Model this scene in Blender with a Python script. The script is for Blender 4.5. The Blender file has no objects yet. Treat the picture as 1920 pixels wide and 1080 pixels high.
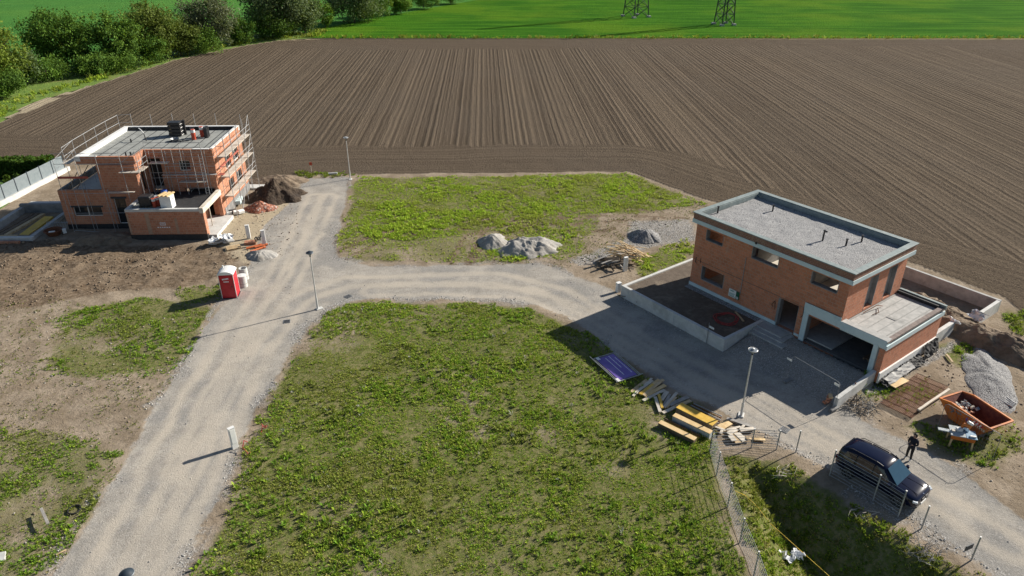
import bpy, bmesh, math, random
import numpy as np
from mathutils import Vector, Matrix
R = math.radians
random.seed(7); RNG = np.random.default_rng(11)
SC = bpy.context.scene
COL = SC.collection

# ------------------------------------------------------------------ camera, sky, sun, exposure
CAMH, PITCH, FPX = 27.0, 28.0, 1350.0
cam = bpy.data.cameras.new('camera'); cam.sensor_width = 36.0; cam.lens = FPX/1920*36.0
cam.clip_start = 0.5; cam.clip_end = 6000
camo = bpy.data.objects.new('camera', cam); COL.objects.link(camo)
camo.location = (0, 0, CAMH); camo.rotation_euler = (R(90-PITCH), 0, 0)
SC.camera = camo
SUN_AZ, SUN_EL = 28.5, 28.5            # azimuth counter-clockwise from +X
w = bpy.data.worlds.new('World'); SC.world = w; w.use_nodes = True
nt = w.node_tree; sky = nt.nodes.new('ShaderNodeTexSky'); sky.sky_type = 'NISHITA'; sky.sun_disc = False
sky.sun_elevation = R(SUN_EL); sky.sun_rotation = R(90-SUN_AZ); sky.air_density = 1.0; sky.dust_density = 0.6
bg = nt.nodes['Background']; bg.inputs[1].default_value = 0.052
nt.links.new(sky.outputs[0], bg.inputs[0])
sl = bpy.data.lights.new('sun', 'SUN'); sl.energy = 5.0; sl.angle = R(0.5); sl.color = (1.0, 0.93, 0.82)
so = bpy.data.objects.new('sun', sl); COL.objects.link(so)
sd = Vector((math.cos(R(SUN_EL))*math.cos(R(SUN_AZ)), math.cos(R(SUN_EL))*math.sin(R(SUN_AZ)), math.sin(R(SUN_EL))))
so.rotation_euler = sd.to_track_quat('Z', 'Y').to_euler()
SC.view_settings.view_transform = 'Standard'; SC.view_settings.look = 'None'
SC.view_settings.exposure = 0.62; SC.view_settings.gamma = 1.0

# ------------------------------------------------------------------ helpers
def P(px, py, z=0.0):
    """survey point of the site: the spot at height z along a sight line of the survey photo"""
    u = (px-960)/FPX; v = (540-py)/FPX; t = R(PITCH)
    d = Vector((u, math.cos(t)+v*math.sin(t), -math.sin(t)+v*math.cos(t)))
    return Vector((0, 0, CAMH)) + d*((z-CAMH)/d.z)

def link(o, parent=None):
    COL.objects.link(o)
    if parent is not None: o.parent = parent
    return o
def tag(o, label=None, cat=None, group=None, kind=None):
    if label: o['label'] = label
    if cat: o['category'] = cat
    if group: o['group'] = group
    if kind: o['kind'] = kind
    return o
def thing(name, label, cat, loc=(0, 0, 0), rz=0.0, group=None):
    o = link(bpy.data.objects.new(name, None)); o.empty_display_size = 0.2
    o.location = loc; o.rotation_euler = (0, 0, rz)
    return tag(o, label, cat, group)
def dup(root, loc, rz, label=None, group=None, scale=None):
    r = root.copy(); link(r); r.location = loc; r.rotation_euler = (0, 0, rz)
    if scale: r.scale = (scale,)*3
    if label: r['label'] = label
    if group: r['group'] = group
    for ch in list(root.children):
        c = ch.copy(); link(c, r)
        for g in list(ch.children): link(g.copy(), c)
    return r

class MB:
    def __init__(s): s.v = []; s.f = []; s.mi = []; s.cur = 0
    def add(s, vs, fs):
        b = len(s.v); s.v += [tuple(x) for x in vs]; s.f += [tuple(b+i for i in f) for f in fs]; s.mi += [s.cur]*len(fs); return s
    def box(s, x0, x1, y0, y1, z0, z1):
        return s.add([(x0,y0,z0),(x1,y0,z0),(x1,y1,z0),(x0,y1,z0),(x0,y0,z1),(x1,y0,z1),(x1,y1,z1),(x0,y1,z1)],
                     [(3,2,1,0),(4,5,6,7),(0,1,5,4),(1,2,6,5),(2,3,7,6),(3,0,4,7)])
    def obox(s, c, size, rz=0.0, rx=0.0, ry=0.0):
        m = Matrix.Translation(c) @ Matrix.Rotation(rz,4,'Z') @ Matrix.Rotation(ry,4,'Y') @ Matrix.Rotation(rx,4,'X')
        a, b, d = size[0]/2, size[1]/2, size[2]/2
        vs = [m @ Vector(q) for q in [(-a,-b,-d),(a,-b,-d),(a,b,-d),(-a,b,-d),(-a,-b,d),(a,-b,d),(a,b,d),(-a,b,d)]]
        return s.add(vs, [(3,2,1,0),(4,5,6,7),(0,1,5,4),(1,2,6,5),(2,3,7,6),(3,0,4,7)])
    def bar(s, p, q, w, h):
        p = Vector(p); q = Vector(q); d = (q-p).normalized()
        up = Vector((0,0,1)) if abs(d.z) < .9 else Vector((0,1,0))
        a = d.cross(up).normalized()*w/2; b = a.cross(d).normalized()*h/2
        vs = [p-a-b, p+a-b, p+a+b, p-a+b, q-a-b, q+a-b, q+a+b, q-a+b]
        return s.add(vs, [(0,1,2,3),(7,6,5,4),(1,0,4,5),(2,1,5,6),(3,2,6,7),(0,3,7,4)])
    def tube(s, p, q, r0, r1=None, n=8, caps=True):
        if r1 is None: r1 = r0
        p = Vector(p); q = Vector(q); d = (q-p).normalized()
        up = Vector((0,0,1)) if abs(d.z) < .9 else Vector((0,1,0))
        a = d.cross(up).normalized(); b = a.cross(d)
        vs = []
        for c, r in ((p, r0), (q, r1)):
            vs += [c + (a*math.cos(2*math.pi*i/n)+b*math.sin(2*math.pi*i/n))*r for i in range(n)]
        fs = [(i,(i+1)%n,n+(i+1)%n,n+i) for i in range(n)]
        if caps: fs += [tuple(range(n-1,-1,-1)), tuple(range(n,2*n))]
        return s.add(vs, fs)
    def path(s, pts, r, n=6):
        for a, b in zip(pts[:-1], pts[1:]): s.tube(a, b, r, r, n)
        return s
    def lathe(s, prof, n=16, c=(0,0,0)):
        vs = []; c = Vector(c)
        for r, z in prof: vs += [c+Vector((r*math.cos(2*math.pi*i/n), r*math.sin(2*math.pi*i/n), z)) for i in range(n)]
        fs = []
        for k in range(len(prof)-1):
            fs += [(k*n+i, k*n+(i+1)%n, (k+1)*n+(i+1)%n, (k+1)*n+i) for i in range(n)]
        return s.add(vs, fs)
    def prism(s, poly, z0, z1):
        n = len(poly)
        vs = [(x,y,z0) for x,y in poly]+[(x,y,z1) for x,y in poly]
        return s.add(vs, [tuple(range(n-1,-1,-1)), tuple(range(n,2*n))]+[(i,(i+1)%n,n+(i+1)%n,n+i) for i in range(n)])
    def wall(s, axis, c0, c1, a0, a1, z0, z1, ops=()):
        """wall between planes c0..c1 across, a0..a1 along, z0..z1, with real openings (a,b,za,zb)"""
        A = sorted({a0,a1}|{min(max(o[i],a0),a1) for o in ops for i in (0,1)}); Z = sorted({z0,z1}|{min(max(o[i],z0),z1) for o in ops for i in (2,3)})
        def solid(i, j):
            if i < 0 or j < 0 or i >= len(A)-1 or j >= len(Z)-1: return False
            a = (A[i]+A[i+1])/2; z = (Z[j]+Z[j+1])/2
            return not any(o[0] < a < o[1] and o[2] < z < o[3] for o in ops)
        def pt(c, a, z): return (a, c, z) if axis == 'x' else (c, a, z)
        for i in range(len(A)-1):
            for j in range(len(Z)-1):
                if not solid(i, j): continue
                a, b, z, y = A[i], A[i+1], Z[j], Z[j+1]
                q = [[pt(c0,a,z),pt(c0,b,z),pt(c0,b,y),pt(c0,a,y)], [pt(c1,b,z),pt(c1,a,z),pt(c1,a,y),pt(c1,b,y)]]
                if not solid(i-1,j): q.append([pt(c0,a,z),pt(c0,a,y),pt(c1,a,y),pt(c1,a,z)])
                if not solid(i+1,j): q.append([pt(c0,b,y),pt(c0,b,z),pt(c1,b,z),pt(c1,b,y)])
                if not solid(i,j-1): q.append([pt(c0,b,z),pt(c0,a,z),pt(c1,a,z),pt(c1,b,z)])
                if not solid(i,j+1): q.append([pt(c0,a,y),pt(c0,b,y),pt(c1,b,y),pt(c1,a,y)])
                for k in q: s.add(k, [(0,1,2,3)])
        return s
    def build(s, name, mats, parent=None, smooth=False, bevel=0.0, sub=0):
        me = bpy.data.meshes.new(name); me.from_pydata(s.v, [], s.f)
        if not isinstance(mats, (list, tuple)): mats = [mats]
        for m in mats: me.materials.append(m)
        if len(mats) > 1: me.polygons.foreach_set('material_index', s.mi)
        bm = bmesh.new(); bm.from_mesh(me)
        bmesh.ops.recalc_face_normals(bm, faces=bm.faces)
        uvl = bm.loops.layers.uv.new('uv')
        for f in bm.faces:
            n = f.normal
            for l in f.loops:
                c = l.vert.co
                if abs(n.z) > .7: l[uvl].uv = (c.x, c.y)
                elif abs(n.x) > abs(n.y): l[uvl].uv = (c.y, c.z)
                else: l[uvl].uv = (c.x, c.z)
            f.smooth = smooth
        bm.to_mesh(me); bm.free()
        o = link(bpy.data.objects.new(name, me), parent)
        if sub:
            m = o.modifiers.new('sub', 'SUBSURF'); m.levels = sub; m.render_levels = sub
        if bevel:
            m = o.modifiers.new('bev', 'BEVEL'); m.width = bevel; m.segments = 2; m.limit_method = 'ANGLE'
        return o

def fastmesh(name, verts, faces_n, mats, parent=None, color=None, attrs=None, smooth=False, quadidx=None):
    """numpy mesh: verts (N,3); faces_n = verts per face when unshared, or quadidx (M,4) for a grid"""
    me = bpy.data.meshes.new(name)
    me.vertices.add(len(verts)); me.vertices.foreach_set('co', np.ascontiguousarray(verts, dtype=np.float32).ravel())
    idx = np.arange(len(verts), dtype=np.int32) if quadidx is None else np.ascontiguousarray(quadidx, dtype=np.int32).ravel()
    k = faces_n; nf = len(idx)//k
    me.loops.add(len(idx)); me.loops.foreach_set('vertex_index', idx)
    me.polygons.add(nf); me.polygons.foreach_set('loop_start', np.arange(0, len(idx), k, dtype=np.int32))
    if smooth: me.polygons.foreach_set('use_smooth', np.ones(nf, dtype=bool))
    if color is not None:
        a = me.attributes.new('Col', 'FLOAT_COLOR', 'POINT')
        c = np.ones((len(verts), 4), dtype=np.float32); c[:, :3] = color; a.data.foreach_set('color', c.ravel())
    for n, d in (attrs or {}).items():
        a = me.attributes.new(n, 'FLOAT', 'POINT'); a.data.foreach_set('value', np.ascontiguousarray(d, dtype=np.float32))
    for m in (mats if isinstance(mats, (list, tuple)) else [mats]): me.materials.append(m)
    me.update(calc_edges=True)
    return link(bpy.data.objects.new(name, me), parent)

# value noise
_LAT = RNG.random((4, 256, 256))
def vnoise(x, y, k=0):
    x = np.asarray(x, float); y = np.asarray(y, float)
    xi = np.floor(x).astype(int); yi = np.floor(y).astype(int); fx = x-xi; fy = y-yi
    fx = fx*fx*(3-2*fx); fy = fy*fy*(3-2*fy); L = _LAT[k % 4]
    a = L[xi % 256, yi % 256]; b = L[(xi+1) % 256, yi % 256]; c = L[xi % 256, (yi+1) % 256]; d = L[(xi+1) % 256, (yi+1) % 256]
    return (a*(1-fx)+b*fx)*(1-fy)+(c*(1-fx)+d*fx)*fy
def fbm(x, y, s=1.0, o=4, k=0):
    t = 0; a = 1; n = 0
    for i in range(o):
        t = t + a*vnoise(x*s+i*17.3, y*s+i*9.1, k+i); n += a; a *= .5; s *= 2.03
    return t/n
def pip(x, y, poly):
    ins = np.zeros(np.shape(x), bool); n = len(poly)
    for i in range(n):
        x1, y1 = poly[i][:2]; x2, y2 = poly[(i+1) % n][:2]
        if y1 == y2: continue
        c = ((y1 > y) != (y2 > y)) & (x < (x2-x1)*(y-y1)/(y2-y1)+x1); ins ^= c
    return ins
def soft(x, y, poly, amp=.6, n=5, sc=.5, seed=0):
    t = 0
    for i in range(n):
        s = seed*3.7+i*31.7
        dx = (fbm(x+s, y-s, sc, 3, i)-.5)*amp*4*(.4+.6*i/n); dy = (fbm(x-s, y+s*2, sc, 3, i+1)-.5)*amp*4*(.4+.6*i/n)
        t = t+pip(x+dx, y+dy, poly)
    return t/n
def PP(*pts): return [P(*p)[:2] for p in pts]
def sstep(a, b, x): t = np.clip((x-a)/(b-a), 0, 1); return t*t*(3-2*t)

# ------------------------------------------------------------------ materials
def newmat(name):
    m = bpy.data.materials.new(name); m.use_nodes = True; t = m.node_tree
    return m, t, t.nodes['Principled BSDF']
def N(t, kind, **kw):
    n = t.nodes.new(kind)
    for k, v in kw.items():
        if k.startswith('i_'):
            key = k[2:]; key = int(key) if key.isdigit() else key.replace('_', ' ')
            n.inputs[key].default_value = v
        else: setattr(n, k, v)
    return n
def mixc(t, fac, a, b, mode='MIX'):
    n = t.nodes.new('ShaderNodeMix'); n.data_type = 'RGBA'; n.blend_type = mode
    for s, v in ((n.inputs[0], fac), (n.inputs[6], a), (n.inputs[7], b)):
        if isinstance(v, bpy.types.NodeSocket): t.links.new(v, s)
        elif isinstance(v, (int, float)): s.default_value = v
        else: s.default_value = (*v, 1)
    return n.outputs[2]
def math_(t, op, a, b=None, clamp=False):
    n = t.nodes.new('ShaderNodeMath'); n.operation = op; n.use_clamp = clamp
    for i, v in enumerate((a, b)):
        if v is None: continue
        if isinstance(v, bpy.types.NodeSocket): t.links.new(v, n.inputs[i])
        else: n.inputs[i].default_value = v
    return n.outputs[0]
def ramp(t, f, lo, hi, a=0.0, b=1.0):
    n = t.nodes.new('ShaderNodeMapRange'); n.clamp = True; n.interpolation_type = 'SMOOTHSTEP'
    t.links.new(f, n.inputs[0]); n.inputs[1].default_value = lo; n.inputs[2].default_value = hi; n.inputs[3].default_value = a; n.inputs[4].default_value = b
    return n.outputs[0]
def noise(t, vec, scale, detail=4, rough=.6):
    n = t.nodes.new('ShaderNodeTexNoise'); n.inputs['Scale'].default_value = scale; n.inputs['Detail'].default_value = detail; n.inputs['Roughness'].default_value = rough
    if vec is not None: t.links.new(vec, n.inputs['Vector'])
    return n.outputs[0]
def coord(t, which='Object'): return t.nodes.new('ShaderNodeTexCoord').outputs[which]
def bump(t, h, b, strength=.5, dist=.05):
    n = t.nodes.new('ShaderNodeBump'); n.inputs['Strength'].default_value = strength; n.inputs['Distance'].default_value = dist
    t.links.new(h, n.inputs['Height']); t.links.new(n.outputs[0], b.inputs['Normal'])
def mottled(name, c1, c2, scale=3.0, rough=.8, bmp=.3, metal=0.0, c3=None, bscale=None, dist=.03, rnd=0.0):
    """two colours mottled by fine and coarse noise (wear, dust), optional third stain colour"""
    m, t, b = newmat(name); co = coord(t)
    n1 = noise(t, co, scale, 6, .65); f = ramp(t, n1, .35, .65)
    c = mixc(t, f, c1, c2)
    if c3: c = mixc(t, ramp(t, noise(t, co, scale*.31, 5, .7), .52, .68), c, c3)
    if rnd:
        oi = t.nodes.new('ShaderNodeObjectInfo'); c = mixc(t, math_(t, 'MULTIPLY', oi.outputs['Random'], rnd), c, tuple(x*.45 for x in c2))
    t.links.new(c, b.inputs['Base Color']); b.inputs['Roughness'].default_value = rough; b.inputs['Metallic'].default_value = metal
    if bmp: bump(t, noise(t, co, bscale or scale*6, 4, .6), b, bmp, dist)
    return m
def brick(name, c1, c2, mortar, bw=.37, bh=.24, stain=(.2,.16,.14), stain_amt=.6):
    m, t, b = newmat(name); uv = coord(t, 'UV')
    br = N(t, 'ShaderNodeTexBrick', offset=.5); t.links.new(uv, br.inputs['Vector'])
    br.inputs['Scale'].default_value = 1.0; br.inputs['Brick Width'].default_value = bw; br.inputs['Row Height'].default_value = bh
    br.inputs['Mortar Size'].default_value = .017; br.inputs['Mortar Smooth'].default_value = .4; br.inputs['Bias'].default_value = -.1
    br.inputs['Color1'].default_value = (*c1, 1); br.inputs['Color2'].default_value = (*c2, 1); br.inputs['Mortar'].default_value = (*mortar, 1)
    co = coord(t)
    c = mixc(t, ramp(t, noise(t, co, 1.1, 5, .7), .5, .75, 0, stain_amt), br.outputs['Color'], stain)
    c = mixc(t, ramp(t, noise(t, co, .55, 4, .6), .45, .62, 0, .35), c, tuple(min(1, x*1.5) for x in c2))
    c = mixc(t, ramp(t, noise(t, co, 14, 3, .6), .4, .7, 0, .5), c, tuple(x*.55 for x in c1))
    # pale mortar smears
    mp = N(t, 'ShaderNodeMapping'); t.links.new(uv, mp.inputs[0]); mp.inputs['Scale'].default_value = (2.2, .5, 1)
    c = mixc(t, ramp(t, noise(t, mp.outputs[0], 1.3, 5, .75), .54, .7, 0, .5), c, mortar)
    t.links.new(c, b.inputs['Base Color']); b.inputs['Roughness'].default_value = .9
    h = math_(t, 'SUBTRACT', noise(t, co, 30, 3), br.outputs['Fac']); bump(t, h, b, .6, .02)
    return m
def gloss(name, c, rough=.3, metal=0.0, coat=0.0):
    m, t, b = newmat(name); co = coord(t)
    cc = mixc(t, ramp(t, noise(t, co, 2.5, 5), .4, .7, 0, .35), c, tuple(min(1, x*1.35+.004) for x in c))
    t.links.new(cc, b.inputs['Base Color']); b.inputs['Roughness'].default_value = rough; b.inputs['Metallic'].default_value = metal
    b.inputs['Coat Weight'].default_value = coat; b.inputs['Coat Roughness'].default_value = .06
    return m
def leafmat(name, transl=.35):
    m, t, b = newmat(name); a = N(t, 'ShaderNodeAttribute', attribute_name='Col')
    t.links.new(a.outputs['Color'], b.inputs['Base Color']); b.inputs['Roughness'].default_value = .65
    b.inputs['Specular IOR Level'].default_value = .12
    tr = N(t, 'ShaderNodeBsdfTranslucent'); t.links.new(mixc(t, .5, a.outputs['Color'], (.16,.2,.01), 'ADD' if False else 'MIX'), tr.inputs[0])
    mx = N(t, 'ShaderNodeMixShader'); mx.inputs[0].default_value = transl
    t.links.new(b.outputs[0], mx.inputs[1]); t.links.new(tr.outputs[0], mx.inputs[2])
    t.links.new(mx.outputs[0], t.nodes['Material Output'].inputs['Surface'])
    return m

M = {}
M['brick_r'] = brick('brick_red', (.62,.25,.14), (.44,.17,.092), (.48,.33,.25), stain_amt=.4)
M['brick_l'] = brick('brick_orange', (.56,.25,.145), (.4,.155,.085), (.5,.37,.28), stain_amt=.35)
M['brick_old'] = brick('brick_parapet', (.3,.15,.1), (.2,.09,.062), (.4,.3,.24), .25, .1, stain_amt=.8)
M['concrete'] = mottled('concrete', (.36,.36,.35), (.46,.455,.44), 2.2, .9, .3, c3=(.28,.28,.27))
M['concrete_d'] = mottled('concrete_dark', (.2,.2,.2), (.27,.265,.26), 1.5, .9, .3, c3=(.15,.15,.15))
M['concrete_l'] = mottled('concrete_light', (.52,.52,.5), (.62,.62,.6), 2, .85, .2, c3=(.44,.44,.42))
M['floor'] = mottled('screed_floor', (.55,.5,.43), (.65,.6,.52), 1.5, .9, .2)
M['xps'] = mottled('insulation_blue', (.52,.64,.67), (.6,.71,.73), 1.2, .7, .1, c3=(.44,.56,.59))
M['zinc'] = mottled('coping_grey', (.19,.235,.235), (.25,.3,.3), 3, .6, .05, c3=(.3,.34,.33))
M['white'] = mottled('white_paint', (.72,.72,.7), (.8,.8,.78), 3, .6, .05, c3=(.62,.61,.58))
M['foam'] = mottled('white_foam', (.74,.75,.74), (.82,.82,.8), 2, .8, .1, c3=(.6,.6,.58))
M['bitumen'] = mottled('bitumen', (.02,.02,.022), (.035,.035,.037), 4, .75, .3)
M['steel'] = mottled('galvanised', (.3,.31,.32), (.42,.43,.44), 5, .55, .05, .2)
M['steel_d'] = mottled('grey_steel', (.2,.21,.22), (.28,.29,.3), 5, .5, .05, .4)
M['deck'] = mottled('scaffold_boards', (.5,.45,.38), (.62,.57,.5), 4, .8, .2, c3=(.4,.34,.28), rnd=.3)
M['red_w'] = mottled('red_formwork', (.3,.07,.05), (.4,.11,.08), 4, .8, .2)
M['wood'] = mottled('raw_timber', (.52,.37,.2), (.64,.49,.3), 3, .8, .3, c3=(.42,.29,.16), rnd=.35)
M['wood_w'] = mottled('pale_timber', (.62,.55,.45), (.72,.66,.57), 3, .8, .3, c3=(.5,.43,.34), rnd=.35)
M['wood_g'] = mottled('weathered_timber', (.3,.28,.26), (.42,.4,.37), 4, .85, .3, rnd=.3)
M['wood_d'] = mottled('dark_timber', (.12,.085,.055), (.2,.15,.1), 4, .85, .3, rnd=.3)
M['yellow'] = mottled('yellow_formwork', (.62,.38,.045), (.72,.47,.08), 3, .6, .1, c3=(.5,.32,.08))
M['tan_ply'] = mottled('tan_plywood', (.6,.42,.2), (.7,.52,.28), 3, .7, .15)
M['board_grey'] = mottled('greyblue_board', (.32,.36,.38), (.42,.46,.48), 3, .7, .15)
M['orange'] = mottled('skip_orange', (.56,.15,.02), (.64,.2,.03), 2.2, .55, .1, c3=(.33,.1,.03))
M['skip_in'] = mottled('skip_rusty_inside', (.12,.03,.022), (.2,.06,.035), 4, .75, .3)
M['rust'] = mottled('rusty_bars', (.12,.042,.018), (.19,.07,.03), 6, .85, .2)
M['red'] = mottled('red_plastic', (.42,.008,.02), (.5,.015,.03), 2, .4, .02)
M['red_gas'] = mottled('red_roll', (.48,.06,.03), (.58,.1,.05), 4, .5, .05)
M['black'] = mottled('black_plastic', (.012,.012,.014), (.03,.03,.034), 5, .45, .2)
M['blue'] = mottled('blue_plastic', (.02,.09,.42), (.03,.14,.55), 4, .5, .1)
M['purple'] = mottled('purple_banner', (.12,.07,.36), (.17,.11,.42), 1.2, .4, .02, c3=(.24,.16,.46))
M['ink'] = mottled('white_print', (.75,.74,.8), (.8,.8,.82), 5, .6, .0)
M['green_s'] = mottled('green_panel', (.01,.09,.05), (.015,.12,.06), 5, .5, .0)
M['teal_s'] = mottled('teal_print', (.12,.3,.3), (.2,.4,.38), 8, .5, .0)
M['fence_g'] = mottled('grey_fence_panel', (.18,.22,.24), (.22,.26,.28), 2, .5, .05)
M['fence_d'] = mottled('anthracite_post', (.02,.03,.045), (.03,.045,.06), 4, .5, .05)
M['lamp_h'] = mottled('lamp_head_grey', (.2,.23,.26), (.28,.31,.34), 4, .35, .02, .4)
M['gravelroof'] = None
M['galv_light'] = mottled('lamp_pole', (.5,.5,.5), (.6,.6,.6), 4, .5, .02, .2)
M['cable'] = mottled('black_cable', (.015,.015,.015), (.03,.03,.03), 8, .6, .0)
M['red_hose'] = mottled('red_hose', (.28,.02,.02), (.36,.04,.035), 8, .5, .0)
M['orange_pipe'] = mottled('orange_pipe', (.55,.13,.04), (.62,.18,.07), 5, .5, .0)
M['foil'] = mottled('white_sheet', (.66,.68,.7), (.78,.79,.8), 3, .35, .3, c3=(.45,.47,.5))
M['string'] = mottled('yellow_string', (.6,.4,.03), (.7,.5,.06), 8, .7, .0)
M['skin'] = mottled('skin', (.42,.25,.18), (.5,.31,.23), 9, .6, .0)
M['navy_cloth'] = mottled('navy_cloth', (.008,.01,.02), (.014,.018,.032), 9, .85, .2)
M['dark_cloth'] = mottled('black_cloth', (.008,.008,.01), (.015,.015,.018), 9, .85, .2)
M['hair'] = mottled('dark_hair', (.012,.008,.006), (.02,.014,.01), 30, .6, .3)
M['car'] = gloss('car_paint', (.002,.004,.02), .13, .0, .0)
M['glass_car'] = gloss('car_glass', (.01,.012,.015), .04, 0, .5)
M['windscreen'] = gloss('car_windscreen', (.02,.06,.1), .12, 0, .0)
M['glass'] = gloss('window_glass', (.02,.026,.03), .05, 0, .3)
M['rubber'] = mottled('tyre_rubber', (.012,.012,.012), (.02,.02,.02), 9, .85, .2)
M['rim'] = gloss('alloy_rim', (.25,.25,.26), .3, .8)
M['chrome'] = gloss('bright_metal', (.6,.6,.62), .15, 1.0)
M['lens'] = gloss('lamp_lens', (.6,.65,.7), .1, 0, 1)
M['tail'] = gloss('tail_lens', (.3,.01,.01), .15, 0, 1)
M['lattice'] = mottled('pylon_paint', (.035,.055,.04), (.05,.075,.055), 4, .6, .0)
M['leaf'] = leafmat('leaves', .3)
M['grass'] = leafmat('grass_blades', .45)
M['bark'] = mottled('bark', (.07,.055,.04), (.12,.095,.07), 8, .9, .5)
def stonemat(name, c1, c2, c3, scale):
    m, t, b = newmat(name); co = coord(t)
    v = N(t, 'ShaderNodeTexVoronoi'); v.inputs['Scale'].default_value = scale; t.links.new(co, v.inputs['Vector'])
    sep = N(t, 'ShaderNodeSeparateColor'); t.links.new(v.outputs['Color'], sep.inputs[0])
    c = mixc(t, sep.outputs[0], c1, c2); c = mixc(t, ramp(t, sep.outputs[1], .75, .85), c, c3)
    c = mixc(t, ramp(t, v.outputs['Distance'], .3, .75, 0, .85), c, tuple(x*.25 for x in c1))
    c = mixc(t, ramp(t, noise(t, co, scale*.04, 5), .4, .65, 0, .4), c, tuple(x*.7 for x in c1))
    t.links.new(c, b.inputs['Base Color']); b.inputs['Roughness'].default_value = .9
    bump(t, math_(t, 'SUBTRACT', 1.0, v.outputs['Distance']), b, .9, .05)
    return m
M['gravelroof'] = stonemat('roof_gravel', (.4,.4,.41), (.5,.5,.5), (.6,.59,.58), 20)
M['gravel'] = stonemat('crushed_stone', (.3,.297,.3), (.42,.415,.415), (.54,.53,.52), 17)
M['sand'] = mottled('grey_sand', (.3,.285,.26), (.38,.365,.34), 1.2, .95, .6, c3=(.26,.24,.21), bscale=7, dist=.08)
M['soil'] = mottled('dark_soil', (.05,.034,.023), (.085,.06,.04), 2.2, .95, 1.0, c3=(.03,.02,.014), bscale=5, dist=.15)
M['soil_t'] = mottled('tan_soil', (.17,.125,.085), (.24,.185,.13), 1.4, .95, .8, c3=(.12,.085,.055), bscale=6, dist=.1)
M['rubble'] = stonemat('brick_rubble', (.4,.14,.08), (.48,.25,.18), (.5,.46,.42), 5)
M['garden'] = mottled('raked_soil', (.1,.075,.055), (.14,.108,.08), 3, .95, .7, c3=(.19,.15,.11), bscale=10, dist=.05)
M['lawn'] = mottled('mown_lawn', (.05,.11,.015), (.08,.15,.025), 1.5, .9, .6, bscale=20)

# ------------------------------------------------------------------ the two house frames
class Frame:
    def __init__(s, o, deg): s.o = Vector(o); s.a = R(deg); s.u = Vector((math.cos(s.a), math.sin(s.a), 0)); s.v = Vector((-math.sin(s.a), math.cos(s.a), 0))
    def __call__(s, u, v, z=0.0): return s.o+s.u*u+s.v*v+Vector((0, 0, z))
    def inv(s, x, y):
        dx = x-s.o.x; dy = y-s.o.y
        return dx*s.u.x+dy*s.u.y, dx*s.v.x+dy*s.v.y
FR = Frame((13.86, 49.8, 0), -53.2)
FL = Frame((-42.1, 62.6, 0), 1.5)

# ------------------------------------------------------------------ ground
ROAD = PP((95,1085),(150,1000),(215,900),(290,770),(345,680),(400,590),(440,545),(470,490),(495,425),(555,370),(572,335),(655,332),(652,350),(640,400),(622,460),(635,485),(700,500),(800,499),(900,497),(1000,494),(1040,500),(1090,522),(1140,541),(1163,557),(1361,657),(1440,640),(1560,745),(1640,800),(1700,830),(1780,868),(1860,925),(1920,975),(2050,1060),(2050,1200),(1990,1160),(1880,1085),(1827,1046),(1735,990),(1650,935),(1565,885),(1490,845),(1440,815),(1385,792),(1345,768),(1270,733),(1200,690),(1120,632),(1060,592),(1000,572),(900,561),(780,560),(680,561),(625,574),(585,605),(552,640),(530,690),(480,770),(440,860),(400,950),(360,1040),(340,1085),(250,1250),(0,1250))
FIELD = PP((-260,262),(0,230),(60,192),(200,152),(330,112),(450,87),(520,76),(600,73),(2500,74),(2500,700),(1925,600),(1885,556),(1710,492),(1640,470),(1420,400),(1320,372),(1180,321),(660,326),(560,326),(478,336),(120,300),(-260,300))
G_FRONT = PP((640,568),(780,566),(980,572),(1100,625),(1190,690),(1260,735),(1340,775),(1335,850),(1350,900),(1400,1085),(1420,1200),(300,1200),(400,1010),(440,900),(500,780),(545,690),(580,630))
G_TOP = PP((672,334),(1180,326),(1320,382),(1240,395),(1120,402),(960,412),(870,440),(780,452),(680,440),(650,400))
G_TOP2 = PP((650,400),(680,400),(1100,380),(1130,420),(1090,480),(900,492),(640,490),(632,460))
G_TOP3 = PP((1190,500),(1200,482),(1300,452),(1296,490),(1200,520))
G_BAR = PP((905,470),(1010,440),(1045,450),(1040,480),(960,490),(900,482))
G_L1 = PP((110,590),(260,555),(400,580),(370,650),(300,700),(180,712),(90,690))
G_L2 = PP((-100,800),(120,810),(220,850),(190,940),(110,1040),(60,1085),(-100,1200))
G_L3 = PP((335,545),(420,530),(425,565),(330,572))
G_R1 = PP((1770,650),(1820,640),(1835,680),(1795,690))
G_R2 = PP((1860,585),(1960,580),(1960,640),(1900,622))
G_R3 = PP((1690,800),(1780,800),(1900,790),(1925,850),(1860,885),(1760,850))
G_R4 = PP((1610,745),(1660,700),(1680,715),(1640,760))
G_MAT = PP((1650,755),(1712,702),(1780,738),(1700,782))
BASIN = [(11.75,31.0),(13.0,31.2),(14.9,30.2),(17.2,27.2),(19.3,24.7),(22.1,21.3),(29,13.5),(30,8),(10.6,8),(11.2,22)]
MUD = PP((-100,455),(120,448),(250,460),(400,458),(450,480),(420,520),(330,540),(180,550),(60,575),(-100,600))
GRAV = PP((1180,415),(1300,412),(1302,450),(1190,470),(1090,500),(1060,490),(1170,450))
GRAV2 = PP((1600,745),(1650,712),(1790,636),(1800,650),(1730,690),(1660,735))
SANDY = PP((400,440),(430,400),(520,380),(560,370),(560,470),(470,500),(410,470))

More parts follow.
